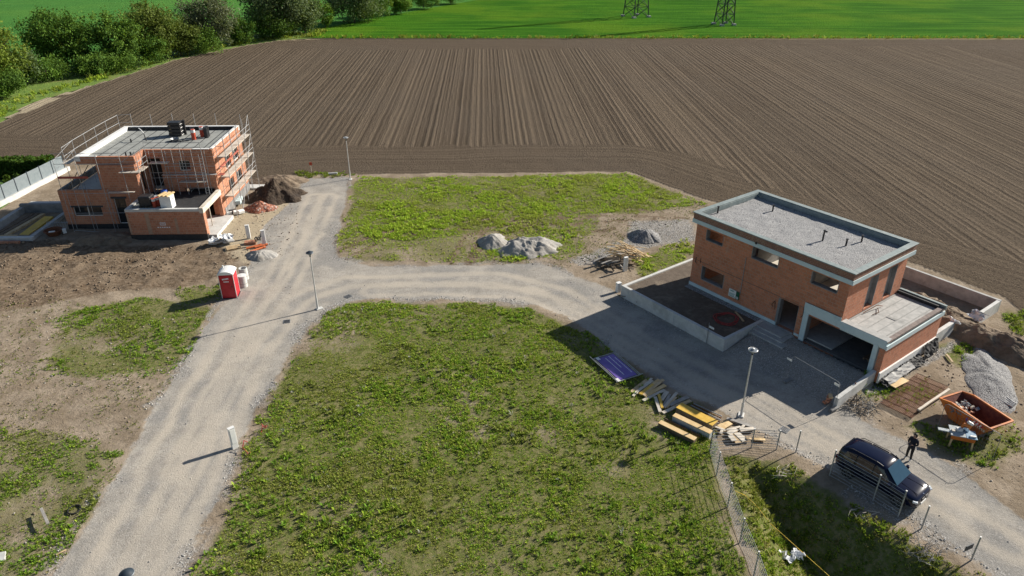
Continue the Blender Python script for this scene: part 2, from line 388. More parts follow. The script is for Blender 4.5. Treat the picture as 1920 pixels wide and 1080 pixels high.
def basin_d(x, y):
    d = np.full(np.shape(x), 1e9); n = len(BASIN)
    for i in range(n):
        x1, y1 = BASIN[i]; x2, y2 = BASIN[(i+1) % n]; L = (x2-x1)**2+(y2-y1)**2
        t = np.clip(((x-x1)*(x2-x1)+(y-y1)*(y2-y1))/L, 0, 1); d = np.minimum(d, np.hypot(x-x1-t*(x2-x1), y-y1-t*(y2-y1)))
    return np.where(pip(x, y, BASIN), d, 0)
def hz(x, y):
    x = np.asarray(x, float); y = np.asarray(y, float)
    z = (fbm(x, y, .45, 4, 0)-.5)*.16
    z = z-2.0*sstep(.1, 3.6, basin_d(x, y)+(fbm(x, y, .8, 3, 2)-.5)*.5*(basin_d(x, y) > .2))
    rd = soft(x, y, ROAD, .2, 2); z = z*(1-.75*rd)
    mud = soft(x, y, MUD, .6, 3); z = z+mud*((fbm(x, y, 1.6, 4, 1)-.5)*.32)
    u, v = FR.inv(x, y)
    dw = sstep(6.9, 7.2, u)*sstep(15.35, 15.1, u)*sstep(.6, .3, v)
    z = z*(1-dw)+dw*(.78*sstep(-5.2, -.5, v))
    hs = sstep(-.4, 0, u)*sstep(16, 15.6, u)*sstep(-.2, .2, v)*sstep(16.6, 16, v)
    z = z*(1-hs)+hs*(.0)
    return z
def hz1(x, y): return float(hz(np.array([x]), np.array([y]))[0])
def on(px, py, dz=0.0):
    p = P(px, py); z = hz1(p.x, p.y)
    p = P(px, py, z); return Vector((p.x, p.y, hz1(p.x, p.y)+dz))

def ground_material():
    m, t, b = newmat('ground'); co = coord(t)
    A = {k: N(t, 'ShaderNodeAttribute', attribute_name=k).outputs['Fac'] for k in ('road','green','mud','gravel','field','across','across2','tracks','margin')}
    n_f = noise(t, co, 3.2, 6, .7); n_m = noise(t, co, .5, 5, .6); n_g = noise(t, co, 11, 4, .7)
    def edge(a, wd=.28): return ramp(t, math_(t, 'ADD', a, math_(t, 'MULTIPLY', math_(t, 'SUBTRACT', n_f, .5), 1.1)), .5-wd, .5+wd)
    # bare earth
    c = mixc(t, ramp(t, n_m, .35, .65), (.245,.195,.14), (.36,.295,.225))
    c = mixc(t, ramp(t, n_f, .45, .7, 0, .6), c, (.17,.13,.09))
    c = mixc(t, ramp(t, noise(t, co, 22, 3, .6), .62, .72, 0, .5), c, (.42,.39,.34))
    # earth below weeds: roots, dry stalks
    g = mixc(t, ramp(t, n_f, .38, .62), (.1,.125,.028), (.215,.19,.095))
    g = mixc(t, ramp(t, n_g, .5, .7, 0, .6), g, (.13,.2,.03))
    c = mixc(t, edge(A['green'], .35), c, g)
    # mud
    md = mixc(t, ramp(t, n_f, .38, .62), (.125,.09,.06), (.225,.172,.122))
    md = mixc(t, ramp(t, n_m, .5, .62, 0, .6), md, (.27,.21,.15))
    c = mixc(t, edge(A['mud']), c, md)
    # road: pale compacted gravel with a stony skin
    v = N(t, 'ShaderNodeTexVoronoi'); v.inputs['Scale'].default_value = 15; t.links.new(co, v.inputs['Vector'])
    sp = N(t, 'ShaderNodeSeparateColor'); t.links.new(v.outputs['Color'], sp.inputs[0])
    r = mixc(t, ramp(t, n_m, .3, .7), (.3,.28,.25), (.44,.405,.355))
    r = mixc(t, ramp(t, noise(t, co, .23, 5, .65), .46, .6, 0, .7), r, (.25,.245,.235))
    r = mixc(t, ramp(t, noise(t, co, 1.7, 6, .75), .5, .7, 0, .55), r, (.21,.19,.165))
    r = mixc(t, ramp(t, n_g, .5, .75, 0, .5), r, (.26,.235,.205))
    r = mixc(t, ramp(t, sp.outputs[0], .6, .98, 0, .35), r, (.5,.47,.43)); r = mixc(t, ramp(t, sp.outputs[1], .75, .95, 0, .25), r, (.18,.17,.155))
    r = mixc(t, math_(t, 'MULTIPLY', math_(t, 'MULTIPLY', A['tracks'], ramp(t, n_f, .2, .5, .35, 1)), .8), r, (.5,.445,.37))
    c = mixc(t, edge(A['road']), c, r)
    # loose crushed stone
    gv = mixc(t, sp.outputs[0], (.27,.262,.25), (.45,.437,.415)); gv = mixc(t, ramp(t, sp.outputs[1], .8, .85), gv, (.7,.68,.65))
    gv = mixc(t, ramp(t, v.outputs['Distance'], .3, .7, 0, .8), gv, (.12,.11,.1))
    c = mixc(t, edge(A['gravel'], .42), c, gv)
    # harrowed field: stripes follow the drill rows
    def rows(a, period, ph=0.0):
        wob = math_(t, 'MULTIPLY', math_(t, 'SUBTRACT', noise(t, co, .22, 3), .5), .5)
        s = math_(t, 'SINE', math_(t, 'ADD', math_(t, 'MULTIPLY', math_(t, 'ADD', a, wob), 2*math.pi/period), ph)); return ramp(t, s, -.7, .9)
    head = ramp(t, math_(t, 'ADD', A['across2'], math_(t, 'MULTIPLY', math_(t, 'SUBTRACT', noise(t, co, .35, 5, .75), .5), 4.5)), .0, .5)
    aa = mixc(t, head, (0,0,0), (1,1,1))
    def rows1(a, freq, lo=.35, hi=.65, seed=0.0):
        n_ = t.nodes.new('ShaderNodeTexNoise'); n_.noise_dimensions = '2D'; n_.inputs['Scale'].default_value = 1.0; n_.inputs['Detail'].default_value = 1.5
        cb = t.nodes.new('ShaderNodeCombineXYZ'); t.links.new(math_(t, 'MULTIPLY', a, freq), cb.inputs[0]); sx = t.nodes.new('ShaderNodeSeparateXYZ'); t.links.new(co, sx.inputs[0])
        t.links.new(math_(t, 'ADD', math_(t, 'MULTIPLY', sx.outputs[1], .006), seed), cb.inputs[1]); t.links.new(cb.outputs[0], n_.inputs['Vector']); return ramp(t, n_.outputs[0], lo, hi)
    s1 = math_(t, 'ADD', math_(t, 'MULTIPLY', rows(A['across'], .82), .5), math_(t, 'MULTIPLY', rows1(A['across'], 2.5, .42, .58), .5)); s2 = rows1(A['across'], .62, .3, .7, 3.0); s3 = rows1(A['across'], .17, .35, .65, 7.0)
    hc = N(t, 'ShaderNodeAttribute', attribute_name='headc').outputs['Fac']
    h1 = math_(t, 'ADD', math_(t, 'MULTIPLY', rows(hc, 1.05), .35), math_(t, 'MULTIPLY', rows1(hc, 1.2), .65))
    rw = math_(t, 'ADD', math_(t, 'MULTIPLY', s1, .66), math_(t, 'ADD', math_(t, 'MULTIPLY', s2, .22), math_(t, 'MULTIPLY', s3, .12)))
    hd = math_(t, 'ADD', math_(t, 'MULTIPLY', h1, .28), .3)
    mxr = N(t, 'ShaderNodeMix'); mxr.data_type = 'FLOAT'; t.links.new(head, mxr.inputs[0]); t.links.new(rw, mxr.inputs[2]); t.links.new(hd, mxr.inputs[3])
    rowh = mxr.outputs[0]
    fsoil = mixc(t, rowh, (.085,.065,.047), (.205,.16,.115))
    fsoil = mixc(t, ramp(t, noise(t, co, .035, 4, .6), .42, .62, 0, .45), fsoil, (.145,.116,.088))
    fsoil = mixc(t, ramp(t, noise(t, co, 4.5, 5, .75), .45, .7, 0, .75), fsoil, (.042,.033,.027))
    fsoil = mixc(t, ramp(t, noise(t, co, 7, 3, .7), .62, .74, 0, .6), fsoil, (.2,.165,.13))
    c = mixc(t, edge(A['field'], .15), c, fsoil)
    c = mixc(t, edge(A['margin'], .2), c, mixc(t, n_m, (.36,.3,.21), (.47,.4,.29)))
    t.links.new(c, b.inputs['Base Color']); b.inputs['Roughness'].default_value = 1.0; b.inputs['Specular IOR Level'].default_value = .04
    rough_h = math_(t, 'ADD', math_(t, 'MULTIPLY', n_f, .8), math_(t, 'MULTIPLY', noise(t, co, 16, 4, .7), .35))
    fh = math_(t, 'ADD', math_(t, 'MULTIPLY', rowh, 1.6), math_(t, 'MULTIPLY', noise(t, co, 4.5, 5, .75), 2.6))
    mh = N(t, 'ShaderNodeMix'); mh.data_type = 'FLOAT'; t.links.new(A['field'], mh.inputs[0]); t.links.new(rough_h, mh.inputs[2]); t.links.new(fh, mh.inputs[3])
    mh2 = N(t, 'ShaderNodeMix'); mh2.data_type = 'FLOAT'; t.links.new(math_(t, 'MULTIPLY', A['road'], .65), mh2.inputs[0]); t.links.new(mh.outputs[0], mh2.inputs[2])
    t.links.new(math_(t, 'MULTIPLY', noise(t, co, 14, 4, .7), .5), mh2.inputs[3])
    bump(t, mh2.outputs[0], b, .8, .13)
    return m
M['ground'] = ground_material()

def polydist(x, y, pts):
    d = np.full(np.shape(x), 1e9)
    for (x1, y1), (x2, y2) in zip(pts[:-1], pts[1:]):
        L = (x2-x1)**2+(y2-y1)**2+1e-9; t = np.clip(((x-x1)*(x2-x1)+(y-y1)*(y2-y1))/L, 0, 1)
        d = np.minimum(d, np.hypot(x-x1-t*(x2-x1), y-y1-t*(y2-y1)))
    return d
NEAR_EDGE = PP((1990,640),(1885,556),(1710,492),(1640,470),(1420,400),(1320,372),(1180,321),(660,326),(560,326),(478,336),(120,300),(-260,300))
FAR_EDGE = PP((600,73),(2500,74)); LEFT_EDGE = PP((-260,262),(0,230),(60,192),(200,152),(330,112),(450,87),(520,76),(600,73))
TRACK_A2 = [P(*p)[:2] for p in ((250,1085),(345,880),(415,730),(478,620),(540,530),(580,450),(615,370))]
TRACK_A = [P(*p)[:2] for p in ((190,1085),(300,880),(380,720),(450,610),(520,520),(560,440),(590,370))]
TRACK_B = [P(*p)[:2] for p in ((290,1085),(380,880),(440,740),(500,630),(560,560),(650,528),(800,525),(930,522),(1050,550),(1200,640),(1400,745),(1560,830),(1740,930),(1900,1030))]
TRACK_D = [P(*p)[:2] for p in ((640,480),(720,440),(840,425),(960,415),(1080,402),(1180,398),(1300,405))]
TRACK_E = [P(*p)[:2] for p in ((860,492),(890,445),(960,425),(1060,428),(1130,425),(1210,412))]
TRACK_F = [P(*p)[:2] for p in ((905,498),(925,430),(1010,412),(1100,415),(1180,405))]
TRACK_C = [P(*p)[:2] for p in ((700,545),(850,543),(1000,552),(1100,595),(1300,720),(1450,790),(1620,890))]

def terrain(xs, ys, far=False):
    X, Y = np.meshgrid(xs, ys); x = X.ravel(); y = Y.ravel()
    at = {}
    at['field'] = soft(x, y, FIELD, .25, 3)
    ca, sa = math.cos(R(2.0)), math.sin(R(2.0))
    at['across'] = x*ca+y*sa
    dn = polydist(x, y, NEAR_EDGE); df = polydist(x, y, FAR_EDGE); dl = polydist(x, y, LEFT_EDGE)
    d = np.minimum(dn*1.0, df*.85)
    lim = np.where(x < 26, 11.0+1.5*(vnoise(x*.07, y*0, 1)-.5), 7.5)
    at['across2'] = np.clip((lim-np.minimum(dn, df*.8))*.8, -1, 1)
    at['headc'] = np.where(dn < df, dn, df)+(fbm(x, y, .08, 2)-.5)*2
    at['margin'] = np.clip(np.clip(1.4-np.abs(dl)/.8, 0, 1)*.6+(x < -71)*(dl < 2.5)*.9*(fbm(x, y, .2, 3) > .42), 0, 1) if far else .75*soft(x, y, SANDY, .9, 5)*(1-soft(x, y, ROAD, .3, 2))
    if far: z = (fbm(x, y, .45, 4, 0)-.5)*.16
    else: z = hz(x, y)
    if far:
        for k in ('road','mud','gravel','tracks','green'): at[k] = np.zeros(len(x))
        at['green'] = (1-at['field'])
    else:
        at['road'] = soft(x, y, ROAD, .5, 5)
        g = 0
        for i, (p, k) in enumerate(((G_FRONT,.85),(G_TOP,.95),(G_TOP2,.6),(G_TOP3,.9),(G_BAR,.7),(G_L1,.75),(G_L2,.6),(G_L3,.8),(G_R1,.9),(G_R2,.9),(G_R3,.7),(G_R4,.7),(BASIN,.9))):
            g = np.maximum(g, k*soft(x, y, p, 1.0, 5, .45, i))
        at['green'] = np.clip(g-.35*np.maximum(0, fbm(x, y, .33, 4, 2)-.5)*4, 0, 1)
        at['mud'] = soft(x, y, MUD, .8, 5)
        for T in (TRACK_D, TRACK_E, TRACK_F):
            dd = polydist(x, y, T)+(fbm(x, y, .5, 3)-.5)*.8; at['mud'] = np.maximum(at['mud'], .8*(np.abs(np.abs(dd)-.75) < .3)*(fbm(x, y, .6, 3, 2) > .4))
        gr = np.maximum(soft(x, y, GRAV, .7, 5), soft(x, y, GRAV2, .35, 4))
        rw_ = soft(x, y, ROAD, 1.1, 6, .4, 3); edge = np.clip(rw_*(1-rw_)*5, 0, 1)*sstep(.4, .56, fbm(x, y, .3, 4, 1))
        fu, fv = FR.inv(x, y); dw = sstep(6.6, 7, fu)*sstep(15.3, 15, fu)*sstep(-4.9, -4.2, fv)*sstep(.6, .3, fv); at['road'] = np.maximum(at['road'], dw)
        at['gravel'] = np.clip(np.maximum(np.maximum(gr*.72, edge*.6), dw*.45), 0, 1)
        tr = 0
        for T, wd in ((TRACK_A,.9),(TRACK_A2,.8),(TRACK_B,1.1),(TRACK_C,.8)):
            tr = np.maximum(tr, sstep(wd*.55, wd*.15, np.abs(polydist(x, y, T)+(fbm(x, y, .6, 3)-.5)*.7-.8)))
        at['tracks'] = tr*(fbm(x, y, .4, 3, 3)*.9+.3)
    nx, ny = len(xs), len(ys)
    I = np.arange(nx*ny).reshape(ny, nx); q = np.stack([I[:-1,:-1], I[:-1,1:], I[1:,1:], I[1:,:-1]], -1).reshape(-1, 4)
    V = np.stack([x, y, z], -1); fx = V[q].mean(1)
    return V, q, at, fx
def emit(name, V, q, at, sel, label=None):
    if not sel.any(): return
    qs = q[sel]; used, inv = np.unique(qs, return_inverse=True)
    o = fastmesh(name, V[used], 4, M['ground'], None, None, {k: v[used] for k, v in at.items()}, True, inv.reshape(-1, 4))
    o['kind'] = 'structure'; return o
XS = np.arange(-76, 76.01, .25); YS = np.arange(9, 90.01, .25)
V, q, at, fx = terrain(XS, YS)
infield = pip(fx[:,0], fx[:,1], FIELD); inroad = (at['road'][q].mean(1) > .5) & ~infield
inbas = pip(fx[:,0], fx[:,1], BASIN) & ~inroad
emit('plowed_field', V, q, at, infield); emit('gravel_road', V, q, at, inroad)
emit('grass_hollow', V, q, at, inbas); emit('ground', V, q, at, ~infield & ~inroad & ~inbas)
XS2 = np.arange(-76, 260.01, 1.0); YS2 = np.arange(90, 186.01, .75)
XS2 = np.concatenate([np.arange(-150, -76, 2.0), XS2])
V, q, at, fx = terrain(XS2, YS2, True)
infield = pip(fx[:,0], fx[:,1], FIELD)
emit('plowed_field', V, q, at, infield)
# verge and beyond: grass, then young green crop to the horizon
def crop_material(name, c1, c2, c3):
    m, t, b = newmat(name); co = coord(t)
    mp = N(t, 'ShaderNodeMapping'); t.links.new(co, mp.inputs[0]); mp.inputs['Scale'].default_value = (.05, .6, 1); mp.inputs['Rotation'].default_value = (0, 0, R(3))
    st = noise(t, mp.outputs[0], .7, 5, .65)
    c = mixc(t, ramp(t, st, .44, .58), c1, c2); c = mixc(t, ramp(t, noise(t, co, .03, 4, .6), .45, .65, 0, .6), c, c3)
    c = mixc(t, ramp(t, noise(t, co, 2.2, 5, .75), .45, .7, 0, .7), c, tuple(x*.45 for x in c1))
    t.links.new(c, b.inputs['Base Color']); b.inputs['Roughness'].default_value = 1.0; b.inputs['Specular IOR Level'].default_value = .02
    bump(t, noise(t, co, 2.5, 5, .75), b, 1.0, .35); return m
M['crop'] = crop_material('green_crop', (.035,.13,.01), (.07,.2,.014), (.13,.24,.016))
M['crop2'] = crop_material('bluish_crop', (.07,.21,.045), (.09,.24,.05), (.115,.26,.05))
M['verge'] = mottled('verge', (.1,.18,.018), (.14,.22,.028), .8, 1.0, .8, c3=(.18,.2,.05), bscale=3, dist=.2)
def sheet(name, poly, z, mat):
    o = MB().add([(x, y, z) for x, y in poly], [tuple(range(len(poly)))]).build(name, mat); o['kind'] = 'structure'; return o
# far crop (right of hedgerow) and left crop, verge between
HR = PP((-260,205),(0,158),(120,130),(200,112),(330,86),(450,66),(560,56),(620,50),(700,34),(790,18),(870,4),(960,-12))
sheet('green_field', [(-46,173.5)]+[(900,172),(900,1900),(120,1900)]+[tuple(p) for p in reversed(HR[6:])], -.03, M['crop'])
sheet('green_field', [tuple(p) for p in HR]+[(120,1900),(-1500,1900),(-1500,60)], -.05, M['crop2'])
sheet('grass_verge', [tuple(p) for p in HR[:7]]+[(-46,173.6)]+[tuple(p) for p in reversed(LEFT_EDGE[:-1])], -.04, M['verge'])
for nm, pl in (('ground', [(-400,-200),(-76,-200),(-76,88),(-400,88)]), ('ground', [(-76,-200),(76,-200),(76,9),(-76,9)]), ('ground', [(76,-200),(700,-200),(700,90),(76,90)])):
    sheet(nm, pl, -.06, M['soil_t'])
sheet('ground', [(260,90),(700,90),(700,172.5),(260,172.5)], -.07, M['soil_t'])

# ------------------------------------------------------------------ right house
def text_mesh(name, body, size, mat, parent, loc, rot, ext=.004):
    cu = bpy.data.curves.new(name, 'FONT'); cu.body = body; cu.size = size; cu.extrude = ext; cu.align_x = 'CENTER'; cu.align_y = 'CENTER'
    tmp = bpy.data.objects.new(name+'_tmp', cu); COL.objects.link(tmp)
    me = bpy.data.meshes.new_from_object(tmp.evaluated_get(bpy.context.evaluated_depsgraph_get()))
    bpy.data.objects.remove(tmp); me.materials.clear(); me.materials.append(mat)
    o = link(bpy.data.objects.new(name, me), parent); o.location = loc; o.rotation_euler = rot; return o

h = thing('brick_house', 'two-storey red brick shell house with flat gravel roof, empty window openings and open garage', 'house', FR.o, FR.a)
LN, DP = 12.3, 7.2
OP = [(.98,2.46,5.03,5.85),(5.03,7.13,5.1,5.95),(9.7,11.55,5.05,5.9),(1.0,3.02,1.77,2.85),(7.86,9.25,.9,3.06),(10.06,12.3,.7,2.72)]
mb = MB(); mb.wall('x', 0, .36, 0, LN, .5, 6.1, OP); mb.build('front_wall', M['brick_r'], h)
MB().wall('y', 0, .36, .36, DP-.36, .5, 6.1, [(2.2,3.4,5.0,5.9)]).build('end_wall', M['brick_r'], h)
MB().wall('y', LN-.36, LN, .36, DP-.36, 3.2, 6.1, [(2.55,3.55,3.36,5.7),(4.95,5.95,3.36,5.7)]).build('end_wall', M['brick_r'], h)
MB().wall('x', DP-.36, DP, 0, LN, .5, 6.1, [(1.2,3.0,.95,2.9),(4.5,6.9,3.35,5.7),(9.5,10.9,3.35,5.7),(1.0,2.6,4.2,5.7)]).build('back_wall', M['brick_r'], h)
MB().wall('y', 9.3, 9.6, .36, DP-.36, .9, 2.9, [(4.5,5.5,.9,2.8)]).build('inner_wall', M['brick_r'], h)
MB().wall('y', 4.0, 4.2, .36, DP-.36, 3.22, 5.9, [(1,2,3.22,5.3)]).build('inner_wall', M['concrete_d'], h)  # both upper partitions: dark concrete paints in the shade behind the windows
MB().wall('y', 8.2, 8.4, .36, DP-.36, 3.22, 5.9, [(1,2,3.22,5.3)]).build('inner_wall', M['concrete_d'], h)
MB().box(.36, LN-.36, .36, DP-.36, .6, .9).build('ground_floor_slab', M['concrete'], h)
MB().box(.36, LN-.36, .36, DP-.36, 2.95, 3.2).build('upper_floor_slab', M['floor'], h)
MB().box(.36, LN-.36, .36, DP-.36, 5.95, 6.1).build('roof_soffit', M['concrete'], h)
# overhanging slab edge in blue insulation, brick parapet, metal coping, gravel
O_ = .27
MB().box(-O_, LN+O_, -O_, DP+O_, 6.1, 6.4).build('slab_edge', M['xps'], h)
pi_ = O_-.04
mb = MB(); a, b_, c_, d_ = -pi_, LN+pi_, -pi_, DP+pi_
for (x0,x1,y0,y1) in ((a,b_,c_,c_+.26),(a,b_,d_-.26,d_),(a,a+.26,c_+.26,d_-.26),(b_-.26,b_,c_+.26,d_-.26)): mb.box(x0,x1,y0,y1,6.4,6.86)
mb.build('parapet', M['brick_old'], h)
mb = MB(); a, b_, c_, d_ = -.31, LN+.31, -.31, DP+.31
for (x0,x1,y0,y1) in ((a,b_,c_,c_+.42),(a,b_,d_-.42,d_),(a,a+.42,c_+.42,d_-.42),(b_-.42,b_,c_+.42,d_-.42)): mb.box(x0,x1,y0,y1,6.86,6.93)
for (x0,x1,y0,y1) in ((a+.415,b_-.415,d_-.46,d_-.415),(a+.415,a+.46,c_+.42,d_-.46)): mb.box(x0,x1,y0,y1,6.5,6.859)
mb.build('coping', M['zinc'], h, bevel=.012)
# gravel bed with slight humps
nx, ny = 120, 70; xs = np.linspace(.03, LN-.03, nx); ys = np.linspace(.03, DP-.03, ny); X, Y = np.meshgrid(xs, ys)
Z = 6.5+(fbm(X, Y, 1.3, 4)-.5)*.1; I = np.arange(nx*ny).reshape(ny, nx)
fastmesh('roof_gravel', np.stack([X.ravel(), Y.ravel(), Z.ravel()], -1), 4, M['gravelroof'], h, smooth=True, quadidx=np.stack([I[:-1,:-1], I[:-1,1:], I[1:,1:], I[1:,:-1]], -1).reshape(-1, 4))
for (u, v, hh, bend) in ((.35,1.79,.5,0),(2.6,5.43,.45,0),(8.0,3.53,.75,1),(9.41,4.09,.45,0),(9.71,5.51,.45,0)):
    mb = MB().tube((u,v,6.4), (u,v,6.5+hh), .06, n=10).tube((u,v,6.5+hh), (u,v,6.56+hh), .085, n=10)
    if bend: mb.tube((u,v,6.5+hh), (u+.2,v+.03,6.5+hh-.03), .06, n=8)
    mb.build('vent_pipe', M['black'], h)
MB().box(-.03, 7.8, -.06, -.003, .9, 1.16).build('plinth_strip', M['xps'], h)
MB().box(9.3, 9.66, -.05, -.003, .86, 1.02).build('plinth_strip', M['xps'], h)
MB().box(.1,9.6,-.008,-.002,3.1,3.16).build('bed_joint', M['brick_old'], h)
MB().tube((4.62,-.04,2.05), (4.62,-.04,4.95), .022).build('conduit', M['steel'], h)
for cp, cr_ in (([(.35,-.02,3.35),(.3,-.06,3.0),(.42,-.05,2.85)],.02),([(.75,-.02,3.4),(.78,-.05,3.0)],.02),([(7.45,-.02,2.7),(7.3,-.1,2.35),(7.4,-.05,2.2)],.018),([(7.45,-.02,2.7),(7.6,-.1,2.1)],.018),([(9.62,-.02,3.15),(9.7,-.08,2.6),(9.55,-.05,2.35)],.02)): MB().path(cp, cr_).build('cable', M['cable'], h)
mb = MB(); mb.path([(.35,-.02,3.35),(.3,-.06,3.0),(.42,-.05,2.85)], .02); mb.path([(.75,-.02,3.4),(.78,-.05,3.0)], .02)
mb.path([(7.45,-.02,2.7),(7.3,-.1,2.35),(7.4,-.05,2.2)], .018); mb.path([(7.45,-.02,2.7),(7.6,-.1,2.1)], .018)
mb = None
MB().tube((5.4,-.32,6.43), (5.4,-.36,6.43), .09, n=12).build('roof_outlet', M['black'], h)
# thin concrete reveals round the openings
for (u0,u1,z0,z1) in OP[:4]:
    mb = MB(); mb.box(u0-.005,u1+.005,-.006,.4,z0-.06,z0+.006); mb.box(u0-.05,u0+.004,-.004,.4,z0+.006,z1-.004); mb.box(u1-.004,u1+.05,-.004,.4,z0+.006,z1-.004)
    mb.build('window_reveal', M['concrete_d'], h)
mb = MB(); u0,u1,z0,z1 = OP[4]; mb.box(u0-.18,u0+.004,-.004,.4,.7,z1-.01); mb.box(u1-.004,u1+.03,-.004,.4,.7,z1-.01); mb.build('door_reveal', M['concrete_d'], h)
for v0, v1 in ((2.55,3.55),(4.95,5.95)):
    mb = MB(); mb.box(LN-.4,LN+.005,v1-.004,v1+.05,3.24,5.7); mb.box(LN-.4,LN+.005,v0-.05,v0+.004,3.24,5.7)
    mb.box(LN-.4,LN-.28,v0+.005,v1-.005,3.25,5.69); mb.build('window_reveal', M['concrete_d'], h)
# garage wing
GU0, GU1 = 9.7, 15.4
mb = MB(); mb.box(GU0, GU1, -.09, -.004, 2.86, 3.34); mb.box(GU0, LN+.02, -.13, -.092, 3.1, 3.62); mb.box(LN, GU1, -.004, .3, 2.72, 3.34)
mb.build('garage_beam', M['xps'], h, bevel=.01)
for u0, u1 in ((9.72,10.08),(14.66,14.96)):
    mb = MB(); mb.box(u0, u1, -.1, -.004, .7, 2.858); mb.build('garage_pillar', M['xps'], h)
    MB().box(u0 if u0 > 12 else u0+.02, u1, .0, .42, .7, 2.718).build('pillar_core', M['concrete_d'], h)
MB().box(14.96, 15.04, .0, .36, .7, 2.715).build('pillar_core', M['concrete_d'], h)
MB().wall('y', 15.04, 15.4, 0.0, DP+.1, .3, 2.71).build('garage_wall', M['brick_r'], h)
MB().wall('x', DP-.26, DP+.1, LN, 15.04, .3, 2.9).build('garage_wall', M['brick_r'], h)
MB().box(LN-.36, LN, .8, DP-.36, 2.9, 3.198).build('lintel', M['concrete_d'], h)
MB().box(10.08, 15.03, .02, DP-.28, .5, .8).build('garage_floor', mottled('shaded_screed', (.09,.09,.09), (.13,.128,.125), 1.5, .9, .3), h)  # shade of the garage interior is put into the floor colour
mb = MB(); mb.cur = 0; mb.box(LN+.02, 15.36, .3, DP, 2.72, 3.17); mb.box(LN+.02, 15.39, -.06, .5, 3.171, 3.36)
mb.build('garage_roof_slab', M['concrete'], h)
mb = MB()
for k in range(1, 5): mb.box(LN+.05+k*.62, LN+.13+k*.62, .55, DP-.35, 3.1, 3.176)
mb.box(LN+.03, LN+.15, .4, DP-.2, 3.1, 3.2); mb.box(13.6, 14.25, 3.1, 3.35, 3.1, 3.2)
mb.build('slab_joint', mottled('joint_mortar', (.26,.26,.25), (.33,.33,.32), 4, .9, .2), h)
mb = MB(); mb.box(15.12, 15.42, -.02, DP+.1, 3.171, 3.3); mb.build('garage_parapet', mottled('parapet_felt', (.16,.13,.12), (.24,.19,.17), 4, .85, .2), h)
MB().box(15.4, 15.48, -.08, DP+.12, 2.72, 3.04).build('edge_insulation', M['xps'], h)
mb = MB(); mb.box(LN+.02, 15.12, DP-.3, DP-.05, 3.171, 3.4); mb.build('roof_upstand', M['bitumen'], h)
MB().box(LN+.02, 15.5, DP-.05, DP+.14, 3.171, 3.47).build('garage_parapet', M['zinc'], h)
mb = MB(); mb.path([(12.5,2.3,3.25),(12.65,3.6,3.45),(12.75,4.2,3.25)], .03, 5); mb.path([(12.95,2.6,3.22),(13.1,3.1,3.3),(12.7,3.7,3.24)], .025, 5); mb.build('rebar_stub', M['rust'], h)
MB().box(15.4, 15.5, -.05, DP, .3, 1.05).build('plinth_insulation', M['foam'], h)
# crumpled black membrane peeling off the plinth
def crumple(name, pts, wid, mat, parent=None, amp=.15, n=40):
    pts = [Vector(p) for p in pts]; L = len(pts)-1; vs = []; fs = []
    for i in range(n+1):
        t = i/n*L; k = min(int(t), L-1); p = pts[k].lerp(pts[k+1], t-k)
        for j in range(7):
            s = j/6-.5
            vs.append(p+Vector(wid)*s+Vector((random.uniform(-1,1)*amp*.4, random.uniform(-1,1)*amp*.4, random.uniform(0,1)*amp)))
    for i in range(n):
        for j in range(6): fs.append((i*7+j, i*7+j+1, i*7+j+8, i*7+j+7))
    mb = MB().add(vs, fs); return mb.build(name, mat, parent, smooth=False)
crumple('loose_membrane', [(15.75,.1,.35),(15.7,2.5,.45),(15.8,5,.35)], (.6,0,-.35), M['bitumen'], h, .12)
crumple('loose_membrane', [(15.7,5.3,.6),(15.75,7.2,.6)], (.3,0,-.9), M['bitumen'], h, .15, 10)
crumple('loose_fleece', [(15.85,.4,.42),(15.9,3.4,.5)], (.5,0,-.2), M['concrete'], h, .1, 10)

s = thing('site_sign', 'small white and green notice board on the red brick front wall above the raised bed', 'sign', FR(4.1,-.05,1.5), FR.a)
MB().box(-.42,.22,-.035,0,0,.62).build('board', M['white'], s)
MB().box(.225,.5,-.04,-.005,-.02,.6).build('side_panel', M['green_s'], s)
mb = MB(); mb.box(-.3,.0,-.039,-.0355,.46,.54); mb.box(-.36,.14,-.039,-.0355,.28,.31); mb.box(-.36,.05,-.039,-.0355,.22,.25); mb.box(-.36,.1,-.039,-.0355,.16,.19); mb.box(-.36,.18,-.039,-.0355,.05,.11); mb.build('print', M['teal_s'], s)
mb = MB(); mb.v = []; n = 18
mb.add([(.36+r*math.cos(2*math.pi*i/n), -.044, .12+r*math.sin(2*math.pi*i/n)) for r in (.1,.05) for i in range(n)], [(i,(i+1)%n,n+(i+1)%n,n+i) for i in range(n)]); mb.build('ring_mark', M['ink'], s)

# retaining walls of the plot
def relz(p): return p
t = thing('retaining_wall', 'pale concrete garden wall framing the raised bed in front of the brick house', 'wall', FR.o, FR.a)
mb = MB()
for k, (a0, a1) in enumerate(((-2.9,-2.1),(-2.09,2.5),(2.51,5.6),(5.61,7.02))): mb.box(a0, a1, -4.55, -4.3, -.5, .97)
mb.build('front_panel', M['concrete_l'], t, bevel=.015)
MB().box(6.77, 7.02, -4.295, -.08, -.5, .97).build('return_panel', M['concrete_l'], t, bevel=.015)
MB().box(-2.9, -2.66, -4.295, 16.4, -.5, .96).build('side_panel', M['concrete_l'], t, bevel=.015)
t = thing('retaining_wall', 'sloping pale concrete wall along the right side of the gravel driveway', 'wall', FR.o, FR.a)
mb = MB(); mb.add([(15.0,-4.2,-.4),(15.25,-4.2,-.4),(15.25,-.06,-.4),(15.0,-.06,-.4),(15.0,-4.2,.8),(15.25,-4.2,.8),(15.25,-.06,1.12),(15.0,-.06,1.12)],
   [(3,2,1,0),(4,5,6,7),(0,1,5,4),(1,2,6,5),(2,3,7,6),(3,0,4,7)]); mb.build('wall_panel', M['concrete_l'], t, bevel=.015)
